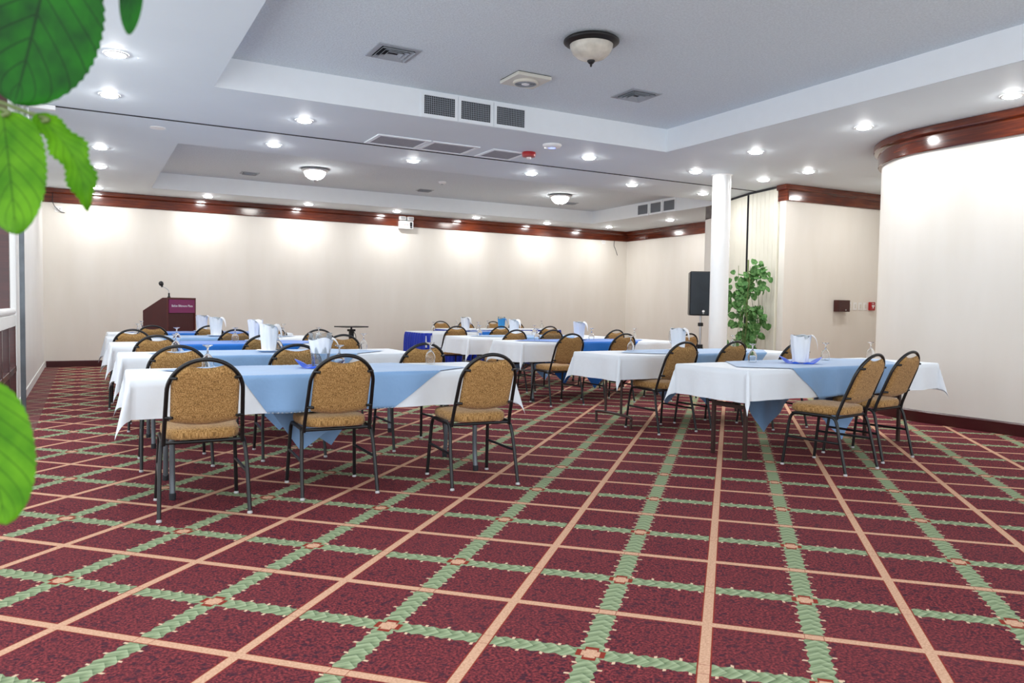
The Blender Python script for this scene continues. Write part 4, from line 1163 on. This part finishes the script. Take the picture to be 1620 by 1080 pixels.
# foreground plant: potted, standing just left of the camera
def near(px, py, depth):
    d = F_+R_*((px-810)/FPX)+U_*((540-py)/FPX)
    return Vector((0, 0, CAMH))+d*depth
trunk_b = near(-260, 1500, 0.80); trunk_b.z = 0.0
tx, ty = trunk_b.x, trunk_b.y
t = thing('foliage_plant', 'big green-leaved plant close to the camera at the left edge', 'plant', (tx, ty, 0))
org = Vector((tx, ty, 0))
bm = bmesh.new(); lathe(bm, [(0.0, 0.0), (0.11, 0.0), (0.125, 0.02), (0.15, 0.24), (0.165, 0.245), (0.165, 0.275), (0.15, 0.275), (0.145, 0.25), (0.0, 0.25)], 32); finish('pot', bm, M['terracotta'], t, True, 40)
top = Vector((0.02, 0.03, 1.62))
bm = bmesh.new(); tube(bm, smoothpath([(0, 0, 0.24), (0.015, -0.01, 0.7), (-0.01, 0.01, 1.15), top], 8), 0.008, 10); finish('stem', bm, M['stem'], t, True)
DEP = 0.72
leaves = [  # base px, tip px, depth at base/tip, width m, material, serration, twist, curl
    ((78, -95), (14, 164), 0.72, 0.75, 0.132, 'leaf_dark', 0.05, 0.12, 0.10),
    ((60, -90), (30, 62), 0.80, 0.80, 0.090, 'leaf_light', 0.05, 0.1, 0.10),
    ((2, 172), (20, 366), 0.74, 0.72, 0.068, 'leaf_light', 0.07, -0.10, 0.15),
    ((62, 184), (136, 334), 0.76, 0.74, 0.031, 'leaf_light', 0.22, 0.35, -0.20),
    ((-45, 600), (5, 832), 0.66, 0.66, 0.072, 'leaf_light', 0.05, 0.10, 0.10),
    ((212, -60), (202, 52), 0.72, 0.70, 0.021, 'leaf_dark', 0.05, 0.2, 0.0)]
for k, (b_, t_, d0, d1, wd, mt, se, tw, cu) in enumerate(leaves):
    B3, T3 = near(b_[0], b_[1], d0)-org, near(t_[0], t_[1], d1)-org
    bm = bmesh.new(); uvl = bm.loops.layers.uv.new('UVMap')
    nrm = (-F_+U_*0.25+R_*0.15)
    leaf_grid(bm, uvl, B3, T3, nrm, wd, curl=cu, droop=0.04, serr=se, nu=54, nv=12, twist=tw, shape=0.80, bend=(-0.10 if wd == 0.031 else 0.0), lobes=(0.18 if wd == 0.031 else 0.0))
    lf = finish('leaf', bm, M[mt], t, True)
    bm = bmesh.new()
    h = min(1.55, max(0.9, B3.z-0.08)); st = Vector((0.0, 0.0, h))
    mid = (st+B3)/2+Vector((0, 0, 0.06))
    tube(bm, smoothpath([st, mid, B3, B3+(T3-B3)*0.06], 8), 0.0024, 6); finish('petiole', bm, M['stem'], lf, True)

# climbing plant in front of the partition
PX, PY = 9.28, 8.93
t = thing('climbing_plant', 'tall variegated climbing plant beside the column before the partition', 'plant', (PX, PY, 0))
bm = bmesh.new(); lathe(bm, [(0.0, 0.0), (0.13, 0.0), (0.14, 0.02), (0.17, 0.27), (0.18, 0.275), (0.18, 0.30), (0.165, 0.30), (0.155, 0.27), (0.0, 0.27)], 32); finish('pot', bm, M['terracotta'], t, True, 40)
bm = bmesh.new(); tube(bm, [(0, 0, 0.25), (0.0, 0.0, 2.0)], 0.012, 8)
rnd = random.Random(5)
for k in range(9):
    a = rnd.uniform(0, 6.28); z1 = rnd.uniform(0.9, 2.0); r = rnd.uniform(0.1, 0.26)
    tube(bm, smoothpath([(0, 0, 0.27), (r*math.cos(a), r*math.sin(a)*0.5, z1*0.5), (r*0.9*math.cos(a+0.5), r*0.5*math.sin(a+0.5), z1)], 8), 0.004, 6)
finish('stems', bm, M['stem'], t, True)
bm = bmesh.new(); uvl = bm.loops.layers.uv.new('UVMap')
blobs = [(0.10, 1.86, 0.13, 0.14, 26), (-0.06, 1.70, 0.16, 0.14, 22), (-0.16, 1.42, 0.13, 0.17, 28), (0.03, 1.50, 0.12, 0.14, 16), (-0.14, 1.15, 0.12, 0.16, 18), (0.13, 1.18, 0.13, 0.15, 26), (0.02, 0.88, 0.17, 0.16, 34), (-0.05, 0.62, 0.20, 0.16, 22), (0.16, 1.02, 0.08, 0.1, 12), (0.12, 1.68, 0.1, 0.12, 14)]
right = Vector((R0.x, R0.y, 0))
for bx, bz, sx, sz, n in blobs:
    for k in range(int(n*1.15)):
        off = right*(bx-0.02+rnd.gauss(0, sx*0.45))+Vector((0.5, -0.87, 0))*rnd.uniform(-0.05, 0.16)
        p = Vector((off.x, off.y, bz+rnd.gauss(0, sz*0.6)))
        d = Vector((rnd.gauss(0, 0.6), rnd.gauss(0, 0.4), -0.8+rnd.gauss(0, 0.45))).normalized()
        nn = Vector((-0.45+rnd.gauss(0, 0.45), -0.8+rnd.gauss(0, 0.4), 0.45+rnd.gauss(0, 0.4)))
        L = rnd.uniform(0.08, 0.14)
        leaf_grid(bm, uvl, p, p+d*L, nn, L*0.82, curl=0.2, droop=0.1, nu=6, nv=4, shape=0.6)
finish('foliage', bm, M['leaf_vine'], t, True)
